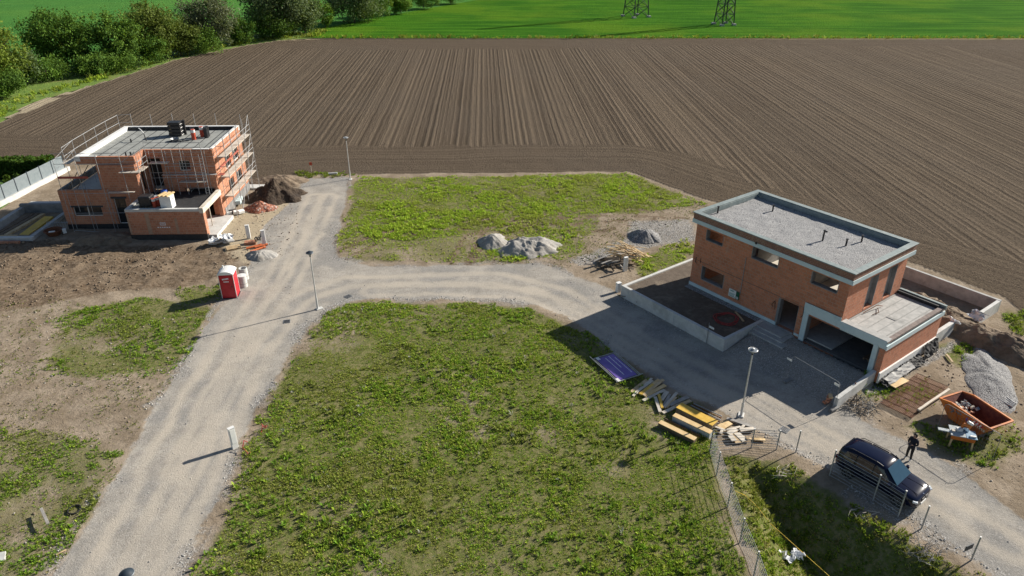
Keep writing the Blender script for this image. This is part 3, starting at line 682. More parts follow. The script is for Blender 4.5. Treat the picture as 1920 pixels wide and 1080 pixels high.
MB().tube((15.12,-2.2,.95), (15.12,-2.2,1.06), .03).build('lifting_loop', M['rust'], t)
t = thing('retaining_wall', 'short grey wall stub behind the garage with white fleece over its end', 'wall', FR.o, FR.a)
mb = MB(); mb.box(15.0, 15.28, 7.35, 10.4, -.3, 1.0); mb.build('wall_panel', M['concrete_l'], t, bevel=.015)
crumple('fleece_wrap', [(15.1,10.3,1.0),(15.15,10.8,.7)], (.7,0,-.2), M['foil'], t, .3, 10)
t = thing('retaining_wall', 'grey concrete boundary wall between the house plot and the plowed field', 'wall', FR.o, FR.a)
MB().box(-2.65, 15.85, 16.2, 16.45, -.5, 1.02).build('back_panel', M['concrete'], t, bevel=.015)
MB().box(15.6, 15.85, 13.2, 16.195, -.5, 1.0).build('return_panel', M['concrete_l'], t, bevel=.015)
crumple('fleece_wrap', [(15.7,13.3,.85),(15.6,12.8,.4)], (.9,0,-.1), M['foil'], t, .35, 8)
# raised bed soil and garage forecourt belong to the ground
mb = MB(); mb.prism([(-2.655,-4.29),(6.765,-4.29),(6.765,-.02),(-.02,-.02),(-.02,16.19),(-2.655,16.19)], -.3, .84)
o = mb.build('garden_soil', M['garden']); o.location = FR.o; o.rotation_euler = (0,0,FR.a); o['kind'] = 'structure'
mb = MB(); mb.prism([(-.015,-.55),(7.7,-.55),(7.7,-.07),(-.015,-.07)], .8, .875)
o = mb.build('gravel_strip', M['gravel']); o.location = FR.o; o.rotation_euler = (0,0,FR.a); o['kind'] = 'structure'
t = thing('concrete_steps', 'grey concrete entrance steps below the open doorway of the brick house', 'steps', FR.o, FR.a)
for k, (a0, a1, b0, z) in enumerate(((7.03,9.75,-1.9,.72),(7.03,9.4,-1.5,.82),(7.03,9.05,-1.1,.92))):
    MB().box(a0+k*.002, a1, b0, -.1-k*.01, -.2, z).build('step', M['concrete'], t, bevel=.01)
MB().box(7.85, 9.2, -.09, .0, .3, .925).build('threshold', M['concrete'], t)

# small things in the raised bed
o = tag(MB().add(*(lambda n: ([(math.cos(2*math.pi*i/n*3.0)*(.75+.12*math.sin(i*.9))+dx*.0, math.sin(2*math.pi*i/n*3.0)*(.7+.1*math.sin(i*.7)), .06+.05*(i/n)+.35*max(0, math.sin(2*math.pi*i/n*3))*(.3+.7*(i%5 == 0))*.6) for i in range(n) for dx in (0,)], []))(1)).build('tmp', M['red_hose']), None)
bpy.data.objects.remove(o)
mb = MB(); pts = []
for i in range(90):
    a = i/90*2*math.pi*3.2; r = .8+.13*math.sin(i*.37); pts.append((r*math.cos(a), .85*r*math.sin(a), .05+.25*max(0, math.sin(a+.6))+.02*(i//30)))
mb.path(pts, .032, 6); o = mb.build('hose_coil', M['red_hose'], smooth=True); o.location = FR(5.25,-2.2,.86); o.rotation_euler = (0,0,FR.a)
tag(o, 'coil of dark red hose lying on the soil of the raised bed', 'hose')
def plank(L, W, T, mat, name='timber_plank', bow=.02):
    n = 7; vs = []; fs = []
    for i in range(n):
        x = (i/(n-1)-.5)*L; z = bow*(1-(2*i/(n-1)-1)**2)+random.uniform(-.004,.004); y = random.uniform(-.004,.004)
        vs += [(x,y-W/2,z-T/2),(x,y+W/2,z-T/2+random.uniform(-.003,.003)),(x,y+W/2,z+T/2),(x,y-W/2,z+T/2)]
    for i in range(n-1):
        b = i*4
        for k in range(4): fs.append((b+k, b+(k+1)%4, b+4+(k+1)%4, b+4+k))
    fs += [(3,2,1,0), (n*4-4,n*4-3,n*4-2,n*4-1)]
    return MB().add(vs, fs).build(name, mat, bevel=.006)
def lay(o, p, q, z, roll=0.0):
    """put a plank on the ground from p to q (world xy)"""
    p = Vector(p[:2]); q = Vector(q[:2]); d = q-p; o.location = ((p.x+q.x)/2, (p.y+q.y)/2, z); o.rotation_euler = (roll, 0, math.atan2(d.y, d.x)); return o
o = plank(1.4, .14, .04, M['wood']); a = FR(5.0,-.75); b = FR(6.1,-1.35); lay(o, a, b, .9)
tag(o, 'single pale plank lying on the raised bed beside the house plinth', 'plank')
t = thing('marker_stake', 'thin steel stake with a small pale plate standing at the garden wall', 'stake', FR(5.65,-4.62,0), FR.a)
MB().tube((0,0,-.1), (0,0,1.7), .022).build('post', M['steel_d'], t); MB().box(.05,.45,-.02,0,1.35,1.5).build('plate', M['white'], t)
# things in the garage
o = MB().box(-.75,.75,-.55,.55,0,.025).build('plywood_sheet', M['tan_ply'], bevel=.004); o.location = FR(12.05,5.0,.95); o.rotation_euler = (.05,-.03,FR.a+.1)
tag(o, 'pale plywood sheet lying inside the open garage', 'board')
o = MB().add([(x,y,0) for x,y in ((0,0),(1.4,.1),(1.5,.9),(.1,.8))]+[(x,y,.35) for x,y in ((.2,.2),(1.2,.3),(1.2,.7),(.3,.6))],[(0,1,5,4),(1,2,6,5),(2,3,7,6),(3,0,4,7),(4,5,6,7)]).build('rubble_bag', M['wood_g'], bevel=.1); o.location = FR(10.4,3.5,.8); o.rotation_euler = (0,0,FR.a)
tag(o, 'grey builder bag slumped inside the open garage near the left pillar', 'bag')
def pallet(name, mat, parent=None, L=1.2, W=.8):
    mb = MB()
    for k in range(5): mb.box(-L/2, L/2, -W/2+k*(W-.12)/4, -W/2+k*(W-.12)/4+.12, .122, .144)
    for x in (-L/2, -.07, L/2-.14):
        mb.box(x, x+.14, -W/2, W/2, .1, .1215)
        for y in (-W/2, -.05, W/2-.1): mb.box(x, x+.14, y, y+.1, .022, .0995)
    for y in (-W/2, -.05, W/2-.1): mb.box(-L/2, L/2, y, y+.1, 0, .0215)
    return mb.build(name, mat, parent)
o = pallet('wooden_pallet', M['wood_d']); o.location = FR(14.2,1.6,.801); o.rotation_euler = (0,0,FR.a+1.5)
tag(o, 'dark wooden pallet lying in the garage beside the right pillar', 'pallet')

# ------------------------------------------------------------------ left house
g = thing('brick_house', 'orange brick shell house with stepped flat roofs standing inside metal scaffolding', 'house', FL.o, FL.a)
U0, U1, US = 2.6, 14.2, 7.85          # upper roof edges, wing step
VW, VM, VB = .3, 2.3, 10.4            # wing front, main front, back
B = M['brick_l']
MB().wall('x', 0, .35, .3, 7.5, .5, 3.3, [(1.22,3.85,1.3,2.2),(5.15,6.25,.5,3.03)]).build('front_wall', B, g)
MB().wall('x', 0, .25, .3, 4.4, 3.3, 3.86).build('terrace_parapet', B, g)
mb = MB(); mb.wall('y', .3, .55, .25, 8.2, 3.3, 3.86); mb.build('terrace_parapet', M['concrete_d'], g)
MB().box(.55, 4.4, .25, 8.2, 2.95, 3.28).build('terrace_slab', M['concrete_l'], g)
MB().wall('y', .3, .65, .35, 8.2, .5, 2.949).build('side_wall', M['concrete_l'], g)
MB().wall('x', 0, .35, 4.4, US-.35, 3.3, 6.2).build('upper_wall', B, g)
MB().wall('y', US-.35, US, 0, VM, .5, 6.2, [(.9,1.9,3.4,5.6)]).build('upper_wall', B, g)
MB().wall('y', 4.4, 4.75, .35, 8.2, 3.3, 6.2).build('upper_wall', M['concrete_l'], g)
MB().wall('x', VM, VM+.35, US, U1, 2.4, 6.2, [(8.0,9.2,2.9,6.1),(10.85,11.9,4.86,5.86),(10.95,13.95,2.42,3.24)]).build('main_wall', B, g)
MB().box(9.2, 14.15, VM-.25, VM-.003, 3.28, 4.52).build('balcony_parapet', B, g)
MB().box(9.15, 14.2, VM-.3, VM-.003, 4.521, 4.56).build('parapet_cap', M['concrete_l'], g)
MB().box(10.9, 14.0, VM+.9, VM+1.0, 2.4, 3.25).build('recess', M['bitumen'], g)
MB().wall('y', U1-.35, U1, VM+.35, VB, .4, 6.2, [(4.9,6.4,1.35,2.95),(7.4,8.9,1.35,2.95),(5.0,6.5,4.0,5.9),(7.3,8.9,4.0,5.9)]).build('end_wall', B, g)
MB().wall('y', U1-.35, U1, VM-.25, VM, .4, 3.279).build('end_wall', B, g)
MB().wall('x', VM, VM+.35, 13.3, U1, .4, 2.4).build('end_wall', B, g)
MB().wall('x', VB-.35, VB, U0+.2, U1-.35, .4, 6.2, [(4,6,4,5.8),(9,11,4,5.8)]).build('back_wall', B, g)
MB().wall('y', U0+.2, U0+.55, 8.2, VB-.35, .4, 6.2).build('side_wall', B, g)
MB().box(4.75, U1-.35, 2.7, VB-.35, 2.95, 3.25).build('floor_slab', M['concrete'], g)
mb = MB(); mb.prism([(U0,VW),(US,VW),(US,VM),(U1,VM),(U1,VB),(U0,VB)], 6.2, 6.5); mb.build('roof_slab', M['concrete'], g)
mb = MB(); mb.box(U0, US-.2, VW-.03, VW+.2, 6.25, 6.93); mb.box(US-.2, US+.02, VW-.03, VM-.03, 6.25, 6.93); mb.box(US-.2, U1, VM-.03, VM+.2, 6.25, 6.93)
mb.box(U1-.2, U1+.02, VM+.2, VB, 6.25, 6.93); mb.build('roof_parapet', B, g)
mb = MB(); mb.box(U0-.02, U0+.45, VW-.05, VB+.03, 6.505, 6.98); mb.box(U0+.45, U1+.03, VB-.3, VB+.03, 6.505, 6.98); mb.box(U1-.28, U1+.03, VM+.1, VB-.3, 6.931, 6.99)
mb.box(U0+.45, US-3.3, VW-.05, VW+.12, 6.931, 6.985); mb.box(12.4, U1-.28, VM-.05, VM+.2, 6.931, 6.985); mb.build('white_coping', M['white'], g, bevel=.015)
mb = MB(); mb.prism([(U0+.45,VW+.21),(US-.21,VW+.21),(US-.21,VM+.21),(U1-.21,VM+.21),(U1-.21,VB-.35),(U0+.45,VB-.35)], 6.5, 6.62)
m_, t_, b_ = newmat('slate_felt'); co_ = coord(t_); c_ = mixc(t_, ramp(t_, noise(t_, co_, 1.4, 5), .35, .65), (.24,.25,.235), (.33,.34,.32)); c_ = mixc(t_, ramp(t_, noise(t_, co_, 9, 4), .5, .7, 0, .4), c_, (.14,.15,.145))
t_.links.new(c_, b_.inputs['Base Color']); b_.inputs['Roughness'].default_value = .9; M['felt'] = m_
mb.build('roof_felt', M['felt'], g)
mb = MB()
for k in range(1, 12):
    u = U0+.45+k*.98
    if u < U1-.3: mb.box(u, u+.09, (VM if u > US-.3 else VW)+.3, VB-.4, 6.55, 6.626)
mb.build('felt_seam', M['bitumen'], g)
MB().box(U0+.46, U1-.3, VB-.36, VB-.305, 6.55, 6.93).build('roof_upstand', M['bitumen'], g)
mb = MB(); mb.tube((6.5,6.2,6.6), (6.35,6.3,7.35), .05); mb.build('vent_pipe', M['black'], g); MB().path([(6.35,6.3,7.35),(6.1,6.5,7.6),(5.7,6.9,7.7)], .05).build('vent_pipe', M['white'], g)
for u, v in ((5.2,5.8),(6.6,1.5),(7.0,1.6)): MB().tube((u,v,6.55), (u,v,6.95), .07).build('vent_pipe', M['black'], g)
MB().box(.31, 7.4, .01, .3, -.2, .5).build('plinth', M['bitumen'], g)
def window(par, axis, c, a0, a1, z0, z1, split=1, inset=.12):
    f = .07; mb = MB()
    def bx(x0, x1, za, zb, d0=0.0, d1=.08):
        if axis == 'x': mb.box(x0, x1, c+inset+d0, c+inset+d1, za, zb)
        else: mb.box(c-inset-d1, c-inset-d0, x0, x1, za, zb)
    bx(a0, a1, z0, z0+f); bx(a0, a1, z1-f, z1); bx(a0, a0+f, z0+f, z1-f); bx(a1-f, a1, z0+f, z1-f)
    for k in range(1, split): x = a0+(a1-a0)*k/split; bx(x-f/2, x+f/2, z0+f, z1-f)
    o = mb.build('window', M['white'], par, bevel=.008)
    mb = MB(); bx(a0+f, a1-f, z0+f, z1-f, .03, .045); mb.build('pane', M['glass'], o); return o
window(g, 'x', 0, 1.22, 3.85, 1.3, 2.2, 2); window(g, 'x', 0, 5.15, 6.25, .5, 3.03, 1); window(g, 'x', VM, 10.85, 11.9, 4.86, 5.86, 1)
for a0, a1, z0, z1 in ((4.9,6.4,1.35,2.95),(7.4,8.9,1.35,2.95),(5.0,6.5,4.0,5.9),(7.3,8.9,4.0,5.9)): window(g, 'y', U1, a0, a1, z0, z1, 2)
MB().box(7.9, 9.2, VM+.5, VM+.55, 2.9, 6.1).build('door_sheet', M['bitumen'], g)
for a0, a1 in ((1.05,4.05),): MB().box(a0, a1, -.06, -.003, 2.2, 2.34).build('shutter_box', M['fence_d'], g)
MB().box(5.0, 6.4, -.08, -.003, 3.03, 3.2).build('shutter_box', M['fence_d'], g)
MB().box(U1-.02, U1+.04, VM+.36, VB, -.2, .9).build('plinth', M['concrete_d'], g)
# garage block in front
GV = -2.75
MB().wall('x', GV, GV+.3, 7.42, 14.3, .55, 2.75).build('garage_wall', B, g)
MB().wall('y', 7.42, 7.72, GV+.3, 0, .55, 2.75).build('garage_wall', B, g)
MB().box(7.4, 14.3, GV-.03, GV+.3, -.2, .549).build('garage_plinth', M['bitumen'], g); MB().box(7.39, 7.72, GV+.3, .0, -.2, .549).build('garage_plinth', M['bitumen'], g)
MB().box(7.5, 14.25, GV+.02, VM-.01, 2.6, 2.82).build('garage_roof', M['bitumen'], g)
mb = MB(); mb.box(7.4, 14.0, GV-.02, GV+.28, 2.751, 3.0); mb.box(7.4, 7.7, GV+.28, -.01, 2.751, 3.0); mb.build('parapet_cap', M['concrete_l'], g)
mb = MB(); mb.box(7.7, 10.2, GV+.28, .5, 2.821, 2.86); mb.build('felt_sheet', M['felt'], g)
MB().box(14.0, 14.36, GV-.03, VM-.26, 2.58, 3.08).build('garage_beam', M['wood_w'], g)
mb = MB(); mb.wall('x', GV+.3, GV+.55, 14.0, 14.3, .1, 2.58); mb.build('garage_pillar', B, g)
MB().box(7.5, 15.0, GV+.3, VM, -.1, .35).build('garage_floor', M['concrete_l'], g)
MB().tube((13.9,-.3,.3), (13.9,-.3,2.6), .05).build('steel_prop', M['wood_w'], g)
MB().wall('y', 12.6, 12.8, -.6, VM, .35, 2.58).build('inner_wall', B, g)
# white chalk mark on the garage front: a square over a dashed line
mb = MB(); mb.box(10.25,10.75,GV-.008,GV-.003,1.45,1.5); mb.box(10.25,10.75,GV-.008,GV-.003,1.7,1.74); mb.box(10.25,10.3,GV-.008,GV-.003,1.5,1.7); mb.box(10.7,10.75,GV-.008,GV-.003,1.5,1.7); mb.box(10.35,10.65,GV-.008,GV-.003,1.57,1.63)
for k in range(6): mb.box(9.95+k*.2, 10.08+k*.2, GV-.008, GV-.003, 1.2, 1.3)
mb.build('painted_mark', M['ink'], g)
mb = MB()
smear = mottled('mortar_smear', (.36,.24,.17), (.45,.3,.21), 3, .9, .2)
for x0, x1, z1 in ((9.05,9.4,2.6),(11.6,11.85,2.1),(7.43,7.58,2.6)): MB().box(x0, x1, GV-.006, GV-.002, .6, z1).build('mortar_smear', smear, g)

# ------------------------------------------------------------------ scaffolding round the left house
s = thing('scaffold', 'silver tube scaffolding with three board levels round the orange brick house', 'scaffold', FL.o, FL.a)
ST, DK = M['steel'], M['deck']; rT = .026
def std(u, v, z0, z1): MB().tube((u,v,z0), (u,v,z1), rT, n=6).build('standard', ST, s)
def rail(p, q): MB().tube(p, q, rT*.85, n=5).build('guard_rail', ST, s)
def deck(u0, u1, v0, v1, z): MB().box(u0, u1, v0, v1, z-.06, z).build('scaffold_deck', DK, s)
vs = [2.6, 4.55, 6.5, 8.45, 10.4]
for v in vs: std(14.48, v, -.1, 7.3 if v < 10 else 8.1); std(15.26, v, -.1, 8.1)
for z in (2.2, 4.15, 6.1):
    for a, b in zip(vs[:-1], vs[1:]): deck(14.5, 15.22, a+.03, b-.03, z)
    for zz in (z+.5, z+1.0): rail((15.26,vs[0],zz), (15.26,vs[-1],zz))
    for v in vs: rail((14.48,v,z-.1), (15.26,v,z-.1))
    for zz in (z+.5, z+1.0): rail((14.48,vs[-1],zz), (15.26,vs[-1],zz))
    rail((14.48,vs[0],z+1.0), (15.26,vs[0],z+1.0))
rail((15.26,8.45,2.2), (15.26,10.4,4.15)); rail((15.26,8.45,4.15), (15.26,10.4,6.1)); rail((15.26,4.55,.1), (15.26,6.5,2.2)); rail((15.26,8.45,6.15), (15.26,10.4,8.0))
MB().box(14.46,14.5,2.6,8.3,4.9,5.08).build('toe_board', M['red_w'], s); MB().box(14.42,14.95,1.9,2.5,4.5,4.56).build('scaffold_deck', M['red_w'], s)
# front run, standing on the garage roof
for u in (8.45, 9.95, 11.6, 13.55): std(u, 1.4, 2.83, 7.9); std(u, 2.0, 2.83, 6.9)
for zz in (7.4, 7.85): rail((8.45,1.4,zz), (13.55,1.4,zz))
rail((8.45,1.4,6.5), (13.55,1.4,6.5)); rail((9.95,1.4,5.6),(14.6,1.4,5.6))
deck(8.5, 10.2, 1.4, 2.02, 5.9); deck(10.9, 13.3, 1.4, 1.9, 4.05); rail((10.2,1.4,5.86),(13.55,1.4,5.86))
mb = MB()
for k in range(13): mb.bar((13.2,1.45,2.95+k*.28), (13.5,1.45,2.95+k*.28), .03, .03)
mb.tube((13.2,1.45,2.85), (13.2,1.45,6.7), .025); mb.tube((13.5,1.45,2.85), (13.5,1.45,6.7), .025); mb.build('ladder', ST, s)
for u in (9.2, 10.8, 12.6): std(u, -.9 if u < 5 else 1.4, 2.83, 7.2)
for zz in (4.5, 5.0, 6.95): rail((8.45,1.4,zz), (13.55,1.4,zz))
rail((8.45,1.4,2.9),(9.95,1.4,4.8)); rail((11.6,2.0,2.9),(13.55,2.0,4.8))
# wing corner run
for u, v in ((7.0,-.55),(8.45,-.55),(8.45,.45)): std(u, v, 2.85, 7.7)
for u in (1.2, 3.1, 5.0): std(u, -.75, -.1, 7.6 if u > 2 else 6.9); std(u, -.2, -.1, 4.0)
deck(6.6, 8.4, -.6, -.1, 5.7); deck(7.95, 8.5, -.1, 1.35, 5.7)
for zz in (6.2, 6.7): rail((6.9,-.58,zz), (8.45,-.58,zz)); rail((8.47,-.55,zz), (8.47,1.35,zz))
for zz in (6.6, 7.1, 7.55): rail((1.2,-.75,zz), (7.0,-.75,zz))
for zz in (3.9,): MB().box(5.3, 7.6, -.75, -.5, zz-.05, zz).build('scaffold_deck', DK, s)
rail((1.2,-.75,3.8),(7.2,-.75,3.8)); rail((1.2,-.75,1.9),(7.0,-.75,1.9)); rail((1.3,-.75,.2),(5.6,-.75,-.2)); rail((7.0,-.55,6.6),(8.45,-.55,7.6))
MB().bar((1.2,-.78,5.35), (3.9,-.78,5.35), .05, .2).build('toe_board', M['red_w'], s)
mb = MB(); 
for a in ((1.2,.3,3.9,5.3),(2.0,.3,3.9,5.3),(1.2,2.3,3.9,5.3)): mb.bar((a[0],a[1],a[2]), (a[0]+.9,a[1]+.6,a[3]), .06, .06)
mb.build('timber_brace', M['wood_d'], s)
# left and back edge rails above the roof
LP = [(2.2,-.6),(2.0,1.6),(1.95,3.8),(1.9,6.0),(1.9,8.2),(2.0,10.6),(3.2,10.9)]
for u, v in LP: std(u, v, 3.3 if v > 0 else 2.0, 8.1)
for (a, b), (c, d) in zip(LP[:-1], LP[1:]): rail((a,b,8.05), (c,d,8.05)); rail((a,b,7.25), (c,d,7.25))
rail((1.2,-.75,6.9), (2.0,1.6,8.05)); rail((1.2,-.75,6.0), (2.0,1.6,7.2))
for u in (5.2, 7.4, 9.6, 11.8): std(u, 10.9, -.1, 8.1)
deck(1.3, 1.9, .3, 10.4, 6.3)

# ------------------------------------------------------------------ loads on the left house roofs
def LP3(u, v, z): return FL(u, v, z)
t = thing('pallet_stack', 'tall black stack of wrapped pallets standing on the grey upper roof', 'stack', LP3(8.75,8.1,6.63), FL.a)
for k in range(4):
    MB().box(-.62+.02*(k%2), .62, -.45, .45-.02*(k%2), .35*k+.04, .35*k+.34).build('bale', M['black'], t, bevel=.03)
    MB().box(-.5, -.3, -.4, .4, .35*k, .35*k+.039).build('batten', M['wood'], t)
    MB().box(.628, .638, -.35, .35, .35*k+.1, .35*k+.15).build('strap', M['white'], t)
MB().tube((.75,.3,.0), (.78,.3,1.45), .12).build('foil_roll', M['black'], t)
for k, (u, v, mt, lb) in enumerate(((11.0,6.6,'red_gas','front red roofing roll standing upright on the grey upper roof'),(11.45,7.6,'red_gas','rear red roofing roll standing among black rolls on the upper roof'),(10.75,7.1,'black','black roofing roll between the two red rolls on the upper roof'),(11.95,7.7,'black','black roofing roll at the right of the red rolls on the upper roof'),(12.0,7.2,'black','front right black roofing roll beside the red rolls'))):
    t = thing('roofing_roll', lb, 'roll', LP3(u, v, 6.63), FL.a, 'roofing rolls on the upper roof')
    MB().lathe([(0.02,0),(.2,0),(.2,.95),(.19,1.0),(.05,1.0),(.05,.9)], 14).build('roll', M[mt], t, smooth=False)
    MB().lathe([(.203,.7),(.203,.98)], 14).build('wrapper', M['white' if mt == 'red_gas' else 'black'], t)
t = thing('wheelbarrow', 'small grey steel tray lying on the grey upper roof before the red rolls', 'tray', LP3(9.3,6.1,6.63), FL.a)
MB().lathe([(.3,.0),(.42,.25),(.45,.26)], 8).build('tray', M['steel_d'], t); MB().tube((-.5,-.3,.05), (1.4,-.1,.05), .04).build('handle', M['black'], t)
# on the garage roof
t = thing('white_crate', 'tall white box marked 6 under yellow boards on the black garage roof', 'crate', LP3(10.95,-1.75,2.83), FL.a)
MB().box(-.5,.5,-.5,.35,0,1.15).build('box', M['foam'], t, bevel=.01)
for k in range(3): MB().obox((-.35+.35*k,-.05,1.24), (.2,1.1,.12), -.25).build('board', M['tan_ply'], t)
text_mesh('painted_number', '6', .34, M['black'], t, (.503,-.1,.85), (R(90),0,R(90)))
t = thing('sack_pallet', 'big black wrapped sack pallet at the left front of the garage roof', 'pallet load', LP3(9.0,-1.6,2.83), FL.a)
MB().box(-.55,.55,-.5,.5,.14,1.1).build('wrapped_load', M['black'], t, bevel=.12); pallet('pallet', M['wood_d'], t)
for k, (u, v, z, mt, lb) in enumerate(((9.9,-1.5,2.83,'red_gas','left of two red roofing rolls beside the white box on the garage roof'),(10.25,-1.45,2.83,'red_gas','right of two red roofing rolls against the white box on the garage roof'),(9.72,-1.85,2.83,'red_gas','red and white roll leaning at the black sack pallet on the garage roof'))):
    t = thing('roofing_roll', lb, 'roll', LP3(u, v, z), FL.a, 'roofing rolls on the garage roof')
    MB().lathe([(0.02,0),(.17,0),(.17,.85),(.05,.86)], 12).build('roll', M[mt], t); MB().lathe([(.173,.62),(.173,.84)], 12).build('wrapper', M['white'], t)
t = thing('water_barrel', 'blue plastic barrel standing behind the black sacks on the garage roof', 'barrel', LP3(9.9,.2,2.83), FL.a)
MB().lathe([(0,0),(.27,0),(.3,.1),(.3,.8),(.26,.92),(0,.92)], 16).build('drum', M['blue'], t, smooth=True); MB().lathe([(.31,.28),(.32,.31),(.31,.34)], 16).build('hoop', M['blue'], t); MB().lathe([(.31,.58),(.32,.61),(.31,.64)], 16).build('hoop', M['blue'], t)
t = thing('mortar_tub', 'white round tub on black rolls beside the blue barrel on the garage roof', 'tub', LP3(9.35,-.5,2.83), FL.a)
MB().lathe([(0,0),(.26,0),(.33,.55),(.35,.55),(.35,.6),(0,.6)], 14).build('tub', M['white'], t, smooth=False)
o = MB().box(-.25,.25,-.05,.05,0,.05).build('wood_offcut', M['wood_w'], bevel=.005); o.location = LP3(13.1,-2.3,2.83); o.rotation_euler = (0,0,FL.a); tag(o, 'pale wood offcut lying on the black garage roof behind the parapet', 'offcut')

# ------------------------------------------------------------------ left plot: fence, hedge, basin
pA, pB = P(-40,408), P(124,322)
d = (pB-pA).normalized(); ang = math.atan2(d.y, d.x); LF = (pB-pA).length
t = thing('panel_fence', 'grey panel fence with dark posts on a white concrete base left of the scaffolded house', 'fence', pA, ang)
MB().box(-2, LF+.5, -.25, .12, -.2, .5).build('base_wall', M['concrete_l'], t, bevel=.02)
npan = 7
for k in range(npan+1):
    x = k*LF/npan; MB().box(x-.05, x+.05, -.02, .06, .45, 2.0).build('post', M['fence_d'], t)
    if k < npan:
        mb = MB()
        for z in range(7): mb.box(x+.06, x+LF/npan-.06, .005, .035, .52+z*.2, .71+z*.2)
        mb.build('panel', M['fence_g'], t)
o = MB().prism([tuple(P(*p)[:2]) for p in ((-90,385),(-90,345),(20,335),(102,330),(118,318),(30,372),(0,392))], -.1, .03).build('lawn', M['lawn']); o['kind'] = 'structure'
# basin
bz = .35
t = thing('concrete_basin', 'open concrete basin with timber formwork inside beside the grey panel fence', 'basin', FL.o, FL.a)
MB().box(-6.5, -1.6, -2.7, 4.6, -.6, -.12).build('floor', M['concrete_d'], t)
MB().box(-2.0, -1.6, -2.3, 4.2, -.6, bz).build('side_wall', M['concrete'], t, bevel=.01); MB().box(-6.5, -1.6, -2.7, -2.3, -.6, bz).build('front_wall', M['concrete_l'], t, bevel=.01)
MB().box(-6.5, -1.6, 4.2, 4.6, -.6, bz+.55).build('back_wall', M['concrete_d'], t, bevel=.01); MB().box(-6.55, -6.1, -2.3, 4.2, -.6, bz+.3).build('side_wall', M['concrete'], t, bevel=.01)
MB().box(-6.4, -1.5, 4.65, 6.0, -.1, .55).build('rim_slab', M['concrete_l'], t, bevel=.01)
o = MB().box(-.45,.45,-1.9,1.9,0,.2).build('shuttering_board', M['yellow'], bevel=.01); o.location = FL(-3.0,.6,-.02); o.rotation_euler = (.08,0,FL.a-.1); tag(o, 'yellow formwork panel lying inside the concrete basin', 'panel')
for k in range(3):
    o = MB().box(-.2,.2,-2.6,2.6,0,.3).build('timber_beam', M['wood'] if k == 0 else M['wood_d'], bevel=.01); o.location = FL(-4.3-.5*k,1.0,-.1+.02*k); o.rotation_euler = (0,0,FL.a-.12)
    tag(o, ('pale timber beam lying lengthwise beside the yellow board in the concrete basin' if k == 0 else 'dark timber beam lying lengthwise in the concrete basin'), 'beam', 'beams in the basin')
o = MB().box(-1.3,1.3,-.2,.2,0,.35).build('timber_beam', M['wood'], bevel=.01); o.location = FL(-4.7,-1.9,-.12); o.rotation_euler = (0,0,FL.a); tag(o, 'pale timber beam lying crosswise at the front of the concrete basin', 'beam')
t = thing('brick_row', 'row of loose red bricks along the front edge of the concrete basin', 'bricks', FL(-4.6,-3.2,0), FL.a)
for k in range(10): MB().obox((-2.2+k*.46,random.uniform(-.06,.06),.12), (.42,.25,.22), random.uniform(-.1,.1)).build('brick', M['brick_l'], t, bevel=.008)
t = thing('mortar_tub', 'rusty red tub with white scraps near the basin and the scaffold', 'tub', on(102,440), 0)
MB().lathe([(.0,0),(.5,0),(.75,.45),(.8,.46),(.8,.5),(.7,.5),(.5,.1),(0,.08)], 14).build('tub', M['rust'], t); MB().obox((.2,-.5,.5), (.5,.2,.1), .3).build('scrap', M['white'], t); MB().obox((.9,.2,.3), (.3,.3,.4), .6).build('scrap', M['white'], t)
t = thing('rebar_mesh', 'small bent steel mesh leaning between the basin and the brick house', 'mesh', FL(-.6,-.3,.1), FL.a)
mb = MB()
for k in range(14): mb.tube((-1.0+k*.15,-.4,0), (-.9+k*.15,.3,.75), .018, n=4)
mb.tube((-1.0,-.2,.2), (1.0,-.2,.2), .018, n=4); mb.tube((-.95,.2,.62), (1.05,.2,.62), .018, n=4); mb.build('bars', M['steel'], t)

# ------------------------------------------------------------------ street lamps, posts, site odds and ends
def street_lamp(label, base, top_dark=False, hgt=4.4):
    t = thing('street_lamp', label, 'street lamp', base, random.uniform(0, 6), 'street lamps along the gravel road')
    MB().tube((0,0,-.1), (0,0,1.0), .075, .07, 10).tube((0,0,1.0), (0,0,hgt), .05, .04, 10).build('pole', M['galv_light'], t, smooth=False)
    def lathe_h(prof, n): return MB().lathe([(r_*.7, z_*.75) for r_, z_ in prof], n, (0,0,hgt))
    MB().tube((0,0,hgt), (0,0,hgt+.16), .05, .06, 10).build('collar', M['black'], t)
    lathe_h([(.06,.12),(.2,.3),(.36,.42),(.38,.46),(.3,.45),(.1,.5),(0,.5)], 20).build('lamp_head', M['lamp_h'], t, smooth=True)
    lathe_h([(.385,.4),(.4,.45),(.385,.48),(.365,.46)], 20).build('rim', M['lamp_h' if top_dark else 'galv_light'], t, smooth=True)
    if top_dark: lathe_h([(.37,.47),(.22,.56),(.1,.62),(0,.63)], 20).build('lamp_cap', M['fence_d'], t, smooth=True)
    else: lathe_h([(.0,.505),(.11,.51),(.13,.56),(0,.58)], 12).build('lamp_cap', M['white'], t, smooth=True)
    mb = MB(); mb.obox((.12,.05,.02), (.5,.35,.12), .3); mb.build('foundation', M['concrete_l'], t, bevel=.03)
    return t
street_lamp('slim grey street lamp standing at the road junction beside the front meadow', on(596,580), True)
street_lamp('grey street lamp between the timber piles and the driveway of the brick house', on(1389,781))
street_lamp('thin street lamp at the far end of the road by the plowed field', on(657,336))
lh = P(235,1070,4.9); street_lamp('street lamp seen from above over the near road, only its dark round cap visible', (lh.x, lh.y, hz1(lh.x, lh.y)), True)
o = plank(1.7, .22, .1, M['wood_g'], 'curb_beam'); lay(o, on(1370,790), on(1408,803), .1); tag(o, 'weathered grey beam lying at the foot of the driveway street lamp', 'beam')
